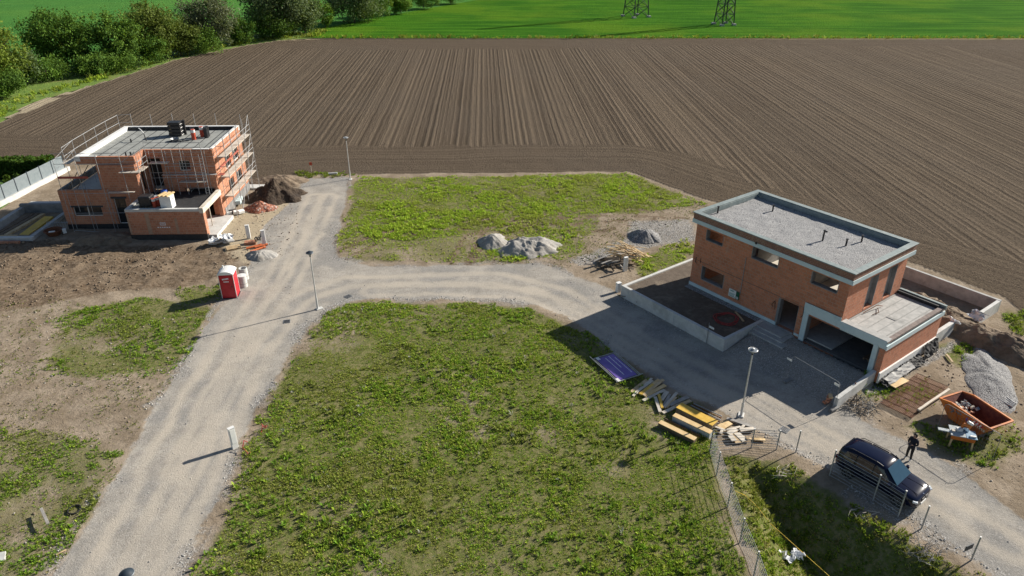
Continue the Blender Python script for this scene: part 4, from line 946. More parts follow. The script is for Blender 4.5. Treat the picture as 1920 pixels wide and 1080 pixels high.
def utility_post(label, base, rz, hh=1.35, wdt=.34, dpt=.2):
    t = thing('utility_post', label, 'utility post', base, rz, 'white utility posts')
    MB().box(-wdt/2, wdt/2, -dpt/2, dpt/2, -.15, hh).build('cabinet', M['white'], t, bevel=.012)
    MB().box(-wdt/2+.04, wdt/2-.04, -dpt/2-.012, -dpt/2-.002, .35, hh-.08).build('door', M['foam'], t, bevel=.006)
    MB().box(-wdt/2-.012, wdt/2+.012, -dpt/2-.012, dpt/2+.012, hh, hh+.03).build('lid', M['white'], t)
utility_post('white utility post at the right edge of the near road with red cables behind', on(441,839), .75, 1.38)
utility_post('white utility post left of another one near the pallet at the scaffolded house', on(467,447), .2, 1.3)
utility_post('white utility post with black cables at its foot beside the sand mound', on(496,457), .3, 1.3)
utility_post('white utility post standing in front of the heap of scrap planks', on(1172,508), .5, 1.25)
utility_post('low white utility post at the corner of the raised bed wall', on(1159,547), .5, .8, .36, .3)
def wiggle(name, c, r, n, mat, rad, label, cat, flat=.25):
    c = Vector(c); pts = []; a = random.uniform(0, 6)
    for i in range(n):
        a += random.uniform(-1.0, 1.2); c = c+Vector((math.cos(a), math.sin(a), 0))*r*.3
        pts.append(Vector((c.x, c.y, hz1(c.x, c.y)+.05+random.random()*flat)))
    o = MB().path(pts, rad, 5).build(name, mat, smooth=True); return tag(o, label, cat)
wiggle('cable_end', on(468,832), .6, 8, M['red_hose'], .025, 'red cable ends sticking out of the ground beside the near white post', 'cable', .45)
wiggle('cable_end', on(490,818), .5, 8, M['red_hose'], .025, 'red cable tangle at the meadow edge right of the near white post', 'cable', .5)
wiggle('cable_end', on(483,455), .55, 16, M['cable'], .05, 'black cable tangle between the two white posts near the scaffolded house', 'cable', .7)
wiggle('cable_end', on(1150,556), 1.0, 9, M['cable'], .025, 'black cable loop beside the corner of the raised bed wall', 'cable', .3)
wiggle('cable_end', on(1590,748), .5, 7, M['cable'], .025, 'dark bent cable sticking up beside the driveway wall', 'cable', .9)
# toilet
t = thing('portable_toilet', 'red portable toilet cabin with white domed roof standing beside the road', 'toilet cabin', on(434,553), .12)
MB().box(-.55,.55,-.55,.55,.02,2.05).build('cabin', M['red'], t, bevel=.02)
MB().box(-.42,.42,-.572,-.552,.12,1.95).build('door', M['red'], t, bevel=.01)
mb = MB()
for x in (-.56,.53):
    for y in (-.57,.54): mb.cur = 0; MB().box(x,x+.04,y,y+.04,0,2.06).build('corner_post', M['white'], t)
vs = []; fs = []; n = 9
for i in range(n):
    a = (i/(n-1)-.5)*2
    for y in (-.62,.62): vs.append((a*.62, y, 2.06+.26*(1-abs(a)**2.4)*(1 if abs(y) < .6 else .92)))
for i in range(n-1): fs.append((2*i,2*i+2,2*i+3,2*i+1))
vs += [(-.62,-.62,2.03),(.62,-.62,2.03),(.62,.62,2.03),(-.62,.62,2.03)]; k = 2*n
fs += [(k,k+1,k+2,k+3), tuple([k]+[2*i for i in range(n)]+[k+1])[::1], tuple([k+3]+[2*i+1 for i in range(n)]+[k+2])]
MB().add(vs, fs).build('roof', M['white'], t, bevel=.02)
MB().tube((-.3,.3,2.2),(-.3,.3,2.45),.06).build('vent', M['white'], t)
mb = MB()
for k in range(5): mb.obox((-.25+.1*k,-.578,1.66+.012*k), (.075,.008,.12), 0, 0, -.1)
for k in range(4): mb.obox((-.17+.1*k,-.578,1.45), (.075,.008,.09))
mb.build('white_mark', M['ink'], t)
MB().box(.3,.38,-.59,-.574,.95,1.08).build('latch', M['black'], t); MB().box(-.6,.6,-.6,.6,-.1,.018).build('skid', M['black'], t)
for px, py, hh, lb in ((457,537,.95,'front white concrete pipe ring with a white lid beside the red toilet'),(459,523,1.0,'rear open concrete pipe ring behind the red toilet')):
    t = thing('concrete_pipe', lb, 'pipe', on(px,py), 0)
    MB().lathe([(.2,.0),(.33,0),(.33,hh),(.27,hh),(.27,.05),(.2,.05)], 18).build('ring', M['concrete_l'], t)
    if hh < 1: MB().lathe([(.0,.03),(.35,.0),(.35,-.05),(0,-.05)], 18, (0,0,hh+.06)).build('lid', M['white'], t)
    MB().lathe([(.335,.3),(.345,.33),(.335,.36)], 18).build('joint', M['concrete'], t)
# heaps
def heap(name, label, cat, c, rx, ry, h, mat, seed, rz=0.0, rough=.35, sh=1.6, n=46, freq=1.2, steep=1.0, off=None):
    nr, na = n//2, n*2; vs = []; 
    for i in range(nr+1):
        r = i/nr
        for j in range(na):
            a = 2*math.pi*j/na; edge = 1+(float(fbm(math.cos(a)*2+seed, math.sin(a)*2+seed*1.7, 1.0, 3))-.5)*.7
            x = r*rx*edge*math.cos(a); y = r*ry*edge*math.sin(a); vs.append((x, y, r))
    V = np.array(vs); X, Y, rr = V.T; nz = fbm(X+seed*5, Y-seed*3, freq, 5, seed)
    Z = h*np.clip(1-rr**sh, 0, 1)*(1-rough+rough*2*nz)+(fbm(X, Y+seed, freq*4, 3, 1)-.5)*.18*h*rough*2*(rr < .97)-.06*(rr > .97)
    if off: Z *= np.clip(1-off*np.exp(-((X-rx*.1)**2/(.08*rx*rx)+(Y-ry*.35)**2/(.15*ry*ry))), 0, 1)
    cr, sr = math.cos(rz), math.sin(rz); cx, cy = c[0], c[1]
    wx = cx+X*cr-Y*sr; wy = cy+X*sr+Y*cr; Z = Z+hz(wx, wy)-hz1(cx, cy)
    q = []
    for i in range(nr):
        for j in range(na): q.append((i*na+j, (i+1)*na+j, (i+1)*na+(j+1)%na, i*na+(j+1)%na))
    o = fastmesh(name, np.stack([X, Y, Z], -1), 4, mat, None, smooth=True, quadidx=np.array(q))
    if abs(rz): o.rotation_euler = (0, 0, rz)
    o.location = (cx, cy, hz1(cx, cy)); return tag(o, label, cat)
def at2(px, py): p = P(px, py); return (p.x, p.y)
heap('soil_heap', 'dark brown soil heap between the scaffolded house and the end of the road', 'soil heap', at2(519,369), 2.9, 2.6, 1.75, M['soil'], 3, 0, .5, 1.1)
heap('soil_heap', 'low tan soil mound behind the dark soil heap near the road end', 'soil heap', at2(525,342), 3.2, 2.0, .8, M['soil_t'], 5, 0, .4)
heap('rubble_heap', 'small heap of broken orange bricks in front of the dark soil heap', 'rubble heap', at2(489,391), 1.6, 1.2, .75, M['rubble'], 4, 0, .4, 1.3)
heap('sand_mound', 'small pale grey sand mound beside the orange pipes', 'sand mound', at2(490,480), 1.35, 1.1, .6, M['sand'], 6, 0, .45, 1.4)
heap('soil_heap', 'low sandy spoil mound along the front of the scaffolded house', 'soil heap', at2(200,450), 3.6, 1.5, .6, M['soil_t'], 8, 0, .35)
heap('sand_heap', 'large light grey sand heap with scooped flanks on the meadow', 'sand heap', at2(990,466), 3.0, 2.2, 1.15, M['sand'], 9, .1, .6, 1.3, freq=1.1, off=.75)
heap('sand_heap', 'smaller light grey sand heap left of the scooped one', 'sand heap', at2(925,456), 1.5, 1.8, .9, M['sand'], 12, .2, .3, 1.2)
heap('gravel_heap', 'dark grey gravel heap on the pale stone patch left of the brick house', 'gravel heap', at2(1209,446), 1.7, 1.5, .9, M['gravel'], 2, 0, .35, 1.25)
heap('gravel_heap', 'big pale crushed stone heap behind the orange skip', 'gravel heap', at2(1853,708), 1.65, 3.7, .5, M['gravel'], 7, -.39, .35, 1.5)
c = FR(12.6, 12.2); heap('soil_heap', 'brown excavated soil heap between the brick house and the boundary wall', 'soil heap', (c.x, c.y), 4.2, 2.0, 1.15, M['soil_t'], 10, FR.a, .5, 1.4)
c = FR(8.5, 11.5); heap('soil_heap', 'excavated soil heap hidden partly behind the brick house', 'soil heap', (c.x, c.y), 3.5, 2.2, 1.3, M['soil_t'], 13, FR.a, .5, 1.4)
c = FR(17.4, 11.4); heap('soil_bank', 'long brown soil bank running from the fleece wrapped wall toward the right', 'soil bank', (c.x, c.y), 5.4, 1.6, 1.1, M['soil_t'], 15, FR.a-.05, .4, 1.8)
# scattered wood, pallet, bags, pipes near the left house
o = pallet('wooden_pallet', M['wood']); p = on(438,466); o.location = p+Vector((0,0,.02)); o.rotation_euler = (0,0,.5); tag(o, 'pale wooden pallet beside the plastic covered sacks near the scaffolded house', 'pallet')
t = thing('sack_pile', 'pile of grey sacks under crumpled white plastic next to the pale pallet', 'sacks', on(415,457), .3)
for k in range(6): MB().obox((-.7+.3*k,random.uniform(-.4,.4),.2+.15*(k%2)), (.7,.45,.22), random.uniform(-.6,.6), .1, .15).build('sack', M['concrete' if k % 2 else 'foil'], t, bevel=.08)
crumple('plastic_cover', [(-.9,-.4,.35),(.1,0,.5),(1.1,.4,.25)], (0,.9,0), M['foil'], t, .4, 16)
for k, (a, b, r) in enumerate((((462,468),(487,462),.1),((470,474),(494,466),.09),((478,466),(498,461),.08))):
    pa, pb = on(*a), on(*b); t = MB().tube(pa+Vector((0,0,.12)), pb+Vector((0,0,.12)), r, n=10).tube(pb+Vector((0,0,.12)), pb+(pb-pa).normalized()*.2+Vector((0,0,.12)), r*1.3, n=10).build('sewer_pipe', M['orange_pipe'])
    tag(t, 'orange sewer pipe lying on the ground above the small sand mound', 'pipe', 'orange pipes by the sand mound')
t = thing('brick_pallet', 'low stack of orange bricks beside the orange sewer pipes', 'bricks', on(470,457), .2)
for i in range(3):
    for j in range(2): MB().box(-.5+.34*i,-.18+.34*i,-.3+.3*j,-.03+.3*j,.02,.26).build('brick', M['brick_l'], t, bevel=.01)
t = thing('marker_stake', 'small stake with a red flag at the field edge near the road end', 'stake', on(584,322), 0); MB().tube((0,0,-.1),(0,0,.9),.03).build('post', M['wood_w'], t); MB().obox((.02,0,.95), (.3,.05,.35), .2).build('flag', M['red_gas'], t)
o = MB().tube((-.5,0,.12),(.5,.1,.16),.14,n=10).build('concrete_pipe', M['concrete_l']); o.location = on(624,328); tag(o, 'short pale pipe lying at the field edge by the far lamp', 'pipe')
for k, (px, py, sx, lb) in enumerate(((470,352,1.6,'pale concrete slab lying beside the right wall of the scaffolded house'),)):
    o = MB().box(-sx,sx,-.6,.6,0,.18).build('concrete_slab', M['concrete_l'], bevel=.02); o.location = on(px,py); tag(o, lb, 'slab')
t = thing('sack_pile', 'pale insulation bales dumped along the scaffold foot right of the orange house', 'bales', on(432,404), .6)
for k in range(5): MB().obox((.35*k-.4,random.uniform(-.2,.4),.22), (.7,.4,.35), random.uniform(-.8,.8), .15, .1).build('bale', M['foam' if k != 2 else 'bitumen'], t, bevel=.07)
MB().obox((1.6,2.8,.35), (.7,1.6,.4), -.4).build('bale', M['xps'], t, bevel=.06)
# scrap timber heap
t_lab = ('thin pale batten in the scrap heap beside the white utility post', 'weathered board in the lower left of the scrap heap by the gravel patch')
cA = P(1150,497); cB = P(1172,487)
for k in range(44):
    L = random.uniform(1.2,3.0); o = plank(L, random.uniform(.06,.12), .04, M['wood' if k % 3 else 'tan_ply'], 'scrap_batten')
    o.location = (cB.x+random.uniform(-.9,1.2), cB.y+random.uniform(-.7,.7), .3+.018*k+random.uniform(0,.1)); o.rotation_euler = (random.uniform(-.2,.2), random.uniform(-.28,.28), -.5+random.gauss(0,.33)); tag(o, t_lab[0], 'batten', 'pale battens of the scrap heap')
for k in range(16):
    L = random.uniform(1.0,2.2); o = plank(L, random.uniform(.18,.3), .045, M['wood_g' if k % 2 else 'wood_d'], 'scrap_board')
    o.location = (cA.x+random.uniform(-1.0,.7), cA.y+random.uniform(-.8,.6), .1+.035*k); o.rotation_euler = (random.uniform(-.4,.4), random.uniform(-.3,.3), random.uniform(-1.6,.6)); tag(o, t_lab[1], 'board', 'weathered boards of the scrap heap')

# purple banner frame
q = [P(1111,677), P(1153,667), P(1199,707), P(1158,720)]
BANN = [tuple(v_[:2]) for v_ in q]; cx = sum(q, Vector())/4; ax = (q[3]-q[0]); ang = math.atan2(ax.y, ax.x); LL = ax.length; WW = (q[1]-q[0]).length*.93
t = thing('banner_frame', 'purple banner in a metal mesh fence frame lying flat on the meadow by the road', 'banner', (cx.x, cx.y, .2), ang)
a, b = LL/2, WW/2; mb = MB()
for pA_, pB_ in (((-a,-b,0),(a,-b,0)),((a,-b,0),(a,b,0)),((a,b,0),(-a,b,0)),((-a,b,0),(-a,-b,0))): mb.tube(pA_, pB_, .03, n=6)
for pA_, pB_ in (((-a-.3,-b-.12,.02),(a,-b-.12,.02)),((-a-.1,b+.1,.02),(a,b+.1,.02)),((a,-b-.2,.02),(a,b+.3,.02))): mb.tube(pA_, pB_, .025, n=6)
mb.build('frame', M['steel'], t)
MB().box(-a+.12, a-.1, -b+.1, b-.1, -.01, .015).build('banner', M['purple'], t)
mb = MB()
for y, x0, x1, hh in ((-.1,-1.15,1.0,.05),(.22,-1.25,.25,.05),(.52,-.95,1.0,.04)):
    x = x0
    while x < x1: wd = random.uniform(.06,.22); mb.box(x, min(x+wd, x1), y, y+hh, .0155, .018); x += wd+.025
mb.build('print_lines', M['ink'], t)
MB().box(-a+.02,-a+.32,-b+.12,-b+.35,.016,.03).build('corner_tape', M['white'], t); MB().box(a-.3,a+.05,-b-.08,-b+.12,.016,.05).build('corner_tape', M['white'], t)

# loose planks and formwork boxes beside the meadow
Z7 = lambda x, y: (1180+x/7.2, 700+y/7.2)
PL = [((25,270),(245,100),.26,'wood',0),((80,290),(310,120),.2,'wood_w',.07),((140,305),(400,105),.22,'tan_ply',.05),((150,312),(330,180),.28,'yellow',.1),((190,330),(455,115),.2,'wood',.12),((205,335),(480,185),.24,'tan_ply',.08),((185,385),(475,240),.22,'wood_w',.03),((45,320),(300,80),.14,'wood_w',.0),
      ((430,360),(490,250),.14,'wood_w',0),((440,390),(520,270),.14,'wood_w',.05),((455,470),(545,295),.18,'wood_g',0),((465,480),(640,280),.18,'wood_w',.04),((500,480),(630,335),.15,'wood',.02),((540,450),(790,335),.3,'wood_g',.04),((450,545),(825,380),.22,'wood_w',.0),((600,470),(820,385),.2,'wood',.02),
      ((345,340),(415,545),.2,'wood_w',.06),((395,315),(440,500),.16,'yellow',.11)]
for k, (a_, b_, wd, mt, z) in enumerate(PL):
    pa, pb = P(*Z7(*a_)), P(*Z7(*b_)); o = plank((pb-pa).length, wd, .07, M[mt]); lay(o, pa, pb, hz1(pa.x, pa.y)+.06+z, random.uniform(-.12,.12))
    lb, gr = (('plank in the neat row of loose planks next to the purple banner', 'planks beside the purple banner') if k < 8 else ('short plank in the fan of pale planks between banner and formwork', 'planks fanned out before the formwork')) if k < 16 else ('plank lying across the end of the fanned planks', 'planks across the fan')
    tag(o, lb, 'plank', gr)
def formbox(label, a_, b_, wd, hh, top, side, trough, z0=0.0):
    pa, pb = P(*Z7(*a_), .25), P(*Z7(*b_), .25); d = pb-pa; L = d.length; c = (pa+pb)/2
    t = thing('formwork_box', label, 'formwork', (c.x, c.y, hz1(c.x, c.y)+z0), math.atan2(d.y, d.x), 'formwork boxes at the fence corner')
    MB().box(-L/2, L/2, -wd/2, wd/2, 0, hh).build('side_boards', side, t, bevel=.01)
    MB().box(-L/2-.01, .25*L, -wd/2-.01, wd/2+.01, hh+.001, hh+.03).build('top_board', top, t, bevel=.005)
    MB().box(.253*L, L/2+.01, -wd/2-.01, wd/2+.01, hh+.001, hh+.03).build('top_board', top, t, bevel=.005)
    if trough:
        MB().box(-L/2, L/2, wd/2+.02, wd/2+.42, 0, .05).build('shelf', M['yellow'], t); MB().box(-L/2, L/2, wd/2+.421, wd/2+.46, 0, .2).build('lip', M['wood_d'], t)
formbox('lowest tan formwork box of the three, lying on the meadow', (410,660), (890,895), .34, .28, M['tan_ply'], M['wood_d'], True)
formbox('middle formwork box with grey side boards between the two others', (600,590), (1100,830), .36, .42, M['tan_ply'], M['board_grey'], True)
formbox('bright yellow topped formwork box nearest to the road', (665,475), (1150,720), .62, .4, M['yellow'], M['wood_d'], False, .08)
for k in range(5):
    pa, pb = P(*Z7(790+18*k,470-8*k)), P(*Z7(1190+8*k,690-22*k)); o = MB().tube(pa+Vector((0,0,.1+.02*k)), pb+Vector((0,0,.1+.02*k)), .03, n=6).tube(pb+Vector((0,0,.1+.02*k)), pb+(pb-pa).normalized()*.1+Vector((0,0,.1+.02*k)), .045, n=6).build('steel_rod', M['rust' if k % 2 else 'steel'])
    tag(o, 'long thin steel rod lying beside the yellow topped formwork', 'rod', 'steel rods by the formwork')
SCR = [((1220,755),(1350,675),.45,'tan_ply','tan plywood offcut leaning behind the formwork end'),((1310,790),(1500,745),.16,'wood_w',0),((1330,850),(1440,780),.3,'wood_w',0),((1350,870),(1410,950),.3,'wood_w',0),((1390,830),(1480,960),.45,'wood',0),((1440,830),(1560,940),.4,'wood_w',0),((1490,800),(1680,775),.3,'wood_w','white board with square end at the right of the scrap by the fence corner'),((1570,905),(1640,920),.2,'wood',0),((1680,905),(1830,915),.28,'tan_ply','single tan board lying right of the scrap behind the wire fence'),((1500,780),(1550,715),.15,'wood_w',0),((1110,740),(1290,800),.16,'wood_w',0),((1225,850),(1250,790),.15,'wood_w',0),((1330,790),(1450,830),.3,'wood',0)]
for k, (a_, b_, wd, mt, lb) in enumerate(SCR):
    pa, pb = P(*Z7(*a_)), P(*Z7(*b_)); o = plank((pb-pa).length, wd, .05, M[mt], 'wood_offcut'); lay(o, pa, pb, .1+.03*(k % 4), random.uniform(-.1,.1)); o.location.z += max(hz1(o.location.x, o.location.y), -.15)
    tag(o, lb or 'pale plywood offcut in the scrap behind the wire fence corner', 'offcut', None if lb else 'plywood scrap at the fence corner')

# wire fences
def wire_fence(label, tops, bases, group=None, wires=8, rods=False, clip=None):
    t = thing('wire_fence', label, 'fence', bases[0], 0, group); o0 = Vector(bases[0])
    for a_, b_ in zip(tops, bases):
        a_, b_ = Vector(a_)-o0, Vector(b_)-o0
        MB().tube(b_-Vector((0,0,.3)), a_, .035, n=8).build('post', M['steel'], t); MB().tube(a_, a_+Vector((0,0,.03)), .045, n=8).build('post_cap', M['white'], t)
    for i in range(len(tops)-1):
        mb = MB(); a0, b0, a1, b1 = [Vector(x)-o0 for x in (tops[i], bases[i], tops[i+1], bases[i+1])]
        for k in range(wires): s = .03+k/(wires-1)*.94; mb.tube(a0.lerp(b0, s), a1.lerp(b1, s), .015 if len(tops) < 5 else .011, n=4, caps=False)
        if False:
            nn = max(2, int((a1-a0).length/.25))
            for k in range(1, nn): s = k/nn; mb.tube(a0.lerp(a1, s), b0.lerp(b1, s), .005, n=3, caps=False)
        mb.build('wire_panel', M['steel'], t)
    return t
T3 = lambda x, y: (1280+x/3, 780+y/3)
def fpost(bx, by, h=1.6):
    p = on(*T3(bx, by)); return (p.x, p.y, p.z+h), (p.x, p.y, p.z)
F1 = [fpost(152,200), fpost(190,335), fpost(252,512), fpost(320,715), fpost(398,905), fpost(470,1120)]
wire_fence('wire mesh fence running toward the viewer beside the meadow, left of the hollow', [a for a, b in F1], [b for a, b in F1], None, 9)
F2 = [F1[0], fpost(385,180,1.35), fpost(527,190,1.35)]
wire_fence('short wire fence from the formwork corner along the road', [a for a, b in F2], [b for a, b in F2], None, 8)
def gpost(bx, by, h=1.5):
    p = P(*T3(bx, by))+Vector((-.8,-.6,0))*.42; return (p.x, p.y, h), (p.x, p.y, 0)
F3 = [gpost(850,318,1.75), gpost(1095,455,1.7), gpost(1235,545,1.7)]
wire_fence('wire mesh fence panels in front of the dark parked car', [a for a, b in F3], [b for a, b in F3], None, 9)
for bx, by, lb in ((636,205,'steel fence post standing alone between the short fence and the car'),(1342,635,'steel fence post standing alone right of the fence before the car'),(1622,812,'steel fence post with a small plate, furthest right at the road edge')):
    a_, b_ = fpost(bx, by, 1.5); t = thing('fence_post', lb, 'fence post', b_, 0, 'single steel fence posts along the road'); MB().tube((0,0,-.3),(0,0,1.5),.035,n=8).build('post', M['steel'], t); MB().tube((0,0,1.5),(0,0,1.53),.045,n=8).build('cap', M['white'], t)
    if bx > 1600: MB().obox((-.25,.1,.75), (.5,.04,.3), .4).build('plate', M['fence_d'], t)
o = crumple('plastic_sheet', [(-.5,.3,.15),(0,-.4,.2),(.2,.3,.2),(.7,.0,.15)], (.3,.35,0), M['foil'], None, .25, 16); p = P(1476,1062,-1.6); o.location = (p.x, p.y, hz1(p.x, p.y)); tag(o, 'crumpled white plastic sheet on the grass of the hollow', 'plastic sheet')
pts = [P(1373,918,.5)]+[P(1373+(1560-1373)*k/8, 918+(1085-918)*k/8, -.2-.12*k) for k in range(1, 9)]
o = MB().path([Vector((p.x, p.y, max(p.z, hz1(p.x, p.y)+.12))) for p in pts], .016, 5).build('guide_string', M['string'], smooth=True); tag(o, 'yellow string stretched from the wire fence across the hollow', 'string')

# movable mesh panels with plates
def mobile_fence(label, a_, b_, h=1.95, extras=True):
    pa, pb = on(*a_), on(*b_); d = pb-pa; L = d.length
    t = thing('mobile_fence', label, 'fence panel', pa, math.atan2(d.y, d.x), 'movable mesh fence panels')
    mb = MB(); mb.path([(0,0,.1),(0,0,h-.15),(.15,0,h),(L-.15,0,h),(L,0,h-.15),(L,0,.1)], .016, 6); mb.build('frame', M['steel_d'], t)
    mb = MB(); n = int(L/.16)
    for k in range(1, n): mb.tube((L*k/n,0,.12), (L*k/n,0,h-.02), .004, n=3, caps=False)
    for k in range(7): mb.tube((0,0,.15+k*.27), (L,0,.15+k*.27), .004, n=3, caps=False)
    mb.build('mesh', M['steel_d'], t)
    if not extras: return
    for x in (0, L): MB().obox((x,0,.07), (.24,.7,.14)).build('foot_block', M['concrete_d'], t, bevel=.02)
    MB().box(-.38,.0,-.03,-.015,h-.45,h-.3).build('plate', M['white'], t); MB().box(L-.38,L-.02,-.03,-.015,h-.3,h-.15).build('plate', M['white'], t)
mobile_fence('thin movable mesh fence panel standing in the driveway shade', (1477,714), (1563,770))
mobile_fence('thin movable mesh fence panel standing in front of the orange skip', (1756,806), (1858,868), 1.95, False)
for px, py, lb in ((538,603,'square iron drain grate in the road beside the junction lamp'),(1471,806,'small iron drain grate in the sunlit road near the driveway'),(653,556,'dark drain grate at the meadow edge of the curved road')):
    t = thing('drain_grate', lb, 'drain grate', on(px,py,.0), random.uniform(0,1.5)); MB().box(-.25,.25,-.25,.25,-.1,.03).build('frame', M['steel_d'], t)
    mb = MB()
    for k in range(6): mb.box(-.2,.2,-.2+.07*k,-.17+.07*k,.031,.04)
    mb.build('bars', M['black'], t)
# driveway wall end: small brick stack with a plank
t = thing('brick_stack', 'small stack of bricks and a wood block at the end of the driveway wall', 'bricks', on(1552,755), .4)
for k in range(4): MB().obox((-.1+.05*k,.04*(-1)**k,.1+.15*k), (.4,.22,.14), .3*k).build('brick', M['brick_r' if k < 3 else 'wood'], t, bevel=.01)
# rebar mats
q = [P(1645,757), P(1712,700), P(1790,738), P(1705,783)]
cx = sum(q, Vector())/4; ax = q[1]-q[0]; ang = math.atan2(ax.y, ax.x); LL, WW = ax.length, (q[3]-q[0]).length
t = thing('rebar_mats', 'rusty brown reinforcing mesh mats lying overgrown beside the driveway wall', 'steel mats', (cx.x, cx.y, hz1(cx.x, cx.y)+.09), ang-.02)
for lay_ in range(1):
    mb = MB(); o_ = .07*lay_
    for k in range(25): y = -WW/2+k*WW/24+o_; mb.tube((-LL/2+o_,y,.03+.06*lay_), (LL/2+o_,y,.03+.06*lay_), .022, n=4)
    for k in range(10): x = -LL/2+k*LL/9+o_; mb.tube((x,-WW/2+o_,.05+.06*lay_), (x,WW/2+o_,.05+.06*lay_), .012, n=4)
    mb.build('mat', M['rust'], t)
def pix_plank(a_, b_, wd, th, mt, z, lb, cat='plank', nm='timber_plank'):
    pa, pb = P(*a_, z), P(*b_, z); o = plank((pb-pa).length, wd, th, M[mt], nm); lay(o, pa, pb, z); tag(o, lb, cat); return o
pix_plank((1722,769), (1780,730), .14, .12, 'wood_w', .32, 'long pale timber lying across the rusty steel mats')
pix_plank((1672,724), (1698,711), .5, .05, 'tan_ply', .28, 'short light yellow board lying at the left edge of the rusty mats', 'board')
pix_plank((1774,664), (1786,679), .14, .05, 'wood', .15, 'small yellow plank in the weeds beside the big stone heap')
for k in range(4):
    pa, pb = P(1838+6*k,729-3*k,.15), P(1896+2*k,762-2*k,.15); o = MB().tube(pa, pb, .05, n=8).tube(pb, pb+(pb-pa).normalized()*.08, .07, n=8).build('steel_pipe', M['steel']); tag(o, 'long grey steel pipe lying between the skip and the stone heap', 'pipe', 'grey pipes behind the skip')
# skip
A0, A1 = P(1763,745,1.15), P(1856,805,1.15); d = A1-A0; ang = math.atan2(d.y, d.x); LS = d.length; WS = 1.85
t = thing('skip_container', 'open orange skip with rusty red inside and brick rubble at its left end', 'skip', (A0.x, A0.y, hz1(A0.x, A0.y)), ang)
H_ = 1.15; b0, b1 = .75, LS-.65
def hull(o_, z0):  # rim and floor corner points, inset o_
    return [(.0+o_,o_,H_),(.55,-.0+o_,H_+.12*(o_ == 0)*0+.0),(LS-o_,o_,H_),(LS-o_,WS-o_,H_),(o_,WS-o_,H_)]
def shell(o_, z0, ztop):
    rim = [(o_*1.5,o_,ztop-.12),(.75,o_,ztop+.08),(LS-o_*1.5,o_,ztop),(LS-o_*1.5,WS-o_,ztop),(.75,WS-o_,ztop+.08),(o_*1.5,WS-o_,ztop-.12)]
    bot = [(b0+o_,.16+o_,z0),(b1-o_,.16+o_,z0),(b1-o_,WS-.16-o_,z0),(b0+o_,WS-.16-o_,z0)]
    return rim, bot
r0, bt0 = shell(0, .1, H_); mb = MB(); mb.add(r0+bt0, [(0,1,6),(1,2,7,6),(2,3,8,7),(3,4,9,8),(4,5,9),(5,0,6,9),(6,7,8,9)]); mb.build('hull', M['orange'], t)
r1, bt1 = shell(.05, .14, H_); mb = MB(); mb.add(r1+bt1, [(6,1,0),(6,7,2,1),(7,8,3,2),(8,9,4,3),(9,5,4),(9,6,0,5),(9,8,7,6)]); mb.build('inside', M['skip_in'], t)
mb = MB()
for a_, b_ in zip(r0, r0[1:]+r0[:1]): mb.bar(Vector(a_)+Vector((0,0,.01)), Vector(b_)+Vector((0,0,.01)), .11, .09)
mb.build('rim', M['orange'], t, bevel=.01)
mb = MB()
for f in (.32, .62): mb.bar((LS*f,-.02,H_-.06), (b0+(b1-b0)*f,.13,.15), .09, .05)
mb.bar((.9,.06,.72), (LS-.35,.06,.7), .06, .05); mb.build('rib', M['orange'], t)
for f in (.3, .68): MB().tube((LS*f,.06,.8), (LS*f,-.12,.78), .055, n=10).build('lifting_pin', M['steel_d'], t)
mb = MB()
for k in range(3): mb.obox((LS-.95+.2*k,-.004-.012+.035,H_-.2-.05*k*0), (.1,.012,.22), 0, .12, .6)
mb.build('white_stripe', M['ink'], t)
mb = MB()
for k in range(3): mb.obox((LS-.85+.2*k,-.004-.012+.035,H_-.2), (.09,.012,.22), 0, .12, .6)
mb.build('red_stripe', M['red'], t)
MB().add([(1.95+.18*math.cos(2*math.pi*i/14), .02, .83+.15*math.sin(2*math.pi*i/14)) for i in range(14)], [tuple(range(14))]).build('round_mark', M['purple'], t)
mb = MB()
for k in range(6): mb.obox((.75+.13*k,.03,.86+.02*(k%2)), (.09,.01,.13), 0, .1)
mb.build('worn_lettering', M['concrete_d'], t)
for k in range(5): MB().obox((2.4+.13*k,.035,.78), (.08,.01,.16), 0, .1, .2*(-1)**k).build('worn_lettering', M['wood_w'], t)
for k in range(34):
    MB().obox((.5+random.random()*1.0,.35+random.random()*1.15,.72+random.random()*.3), (random.uniform(.12,.3),random.uniform(.1,.2),random.uniform(.06,.15)), random.uniform(0,3), random.uniform(-.6,.6), random.uniform(-.6,.6)).build('debris', M[('brick_l','concrete','wood_w','board_grey')[k % 4]], t, bevel=.01)
o = t
for k in range(2): MB().box(b0+.3+k*1.3, b0+.6+k*1.3, .3, WS-.3, 0, .099).build('skid', M['steel_d'], t)
# table saw
t = thing('table_saw', 'worn orange and blue construction saw bench standing in the skip shade', 'saw', on(1797,833), -.35)
for x in (-.5,.5):
    for y in (-.35,.35): MB().bar((x*1.12,y*1.2,0), (x,y,.8), .08, .08).build('leg', M['tan_ply'], t)
MB().box(-.6,.6,-.42,-.36,.55,.82).build('apron', M['orange'], t, bevel=.01); MB().box(-.6,.6,.36,.42,.55,.82).build('apron', M['orange'], t, bevel=.01)
MB().box(-.66,.1,-.48,.48,.821,.88).build('table_top', M['board_grey'], t, bevel=.01); MB().box(.12,.66,-.48,.3,.821,.87).build('table_top', mottled('saw_blue', (.12,.24,.36), (.2,.32,.44), 3, .5, .1), t, bevel=.01)
MB().box(-1.25,-.66,-.2,.05,.8,.86).build('side_extension', M['board_grey'], t, bevel=.01)
MB().lathe([(0,-.012),(.2,-.012),(.2,.012),(0,.012)], 20).build('saw_blade', M['chrome'], t).matrix_basis = Matrix.Translation((.1,.1,.95)) @ Matrix.Rotation(R(90),4,'X')
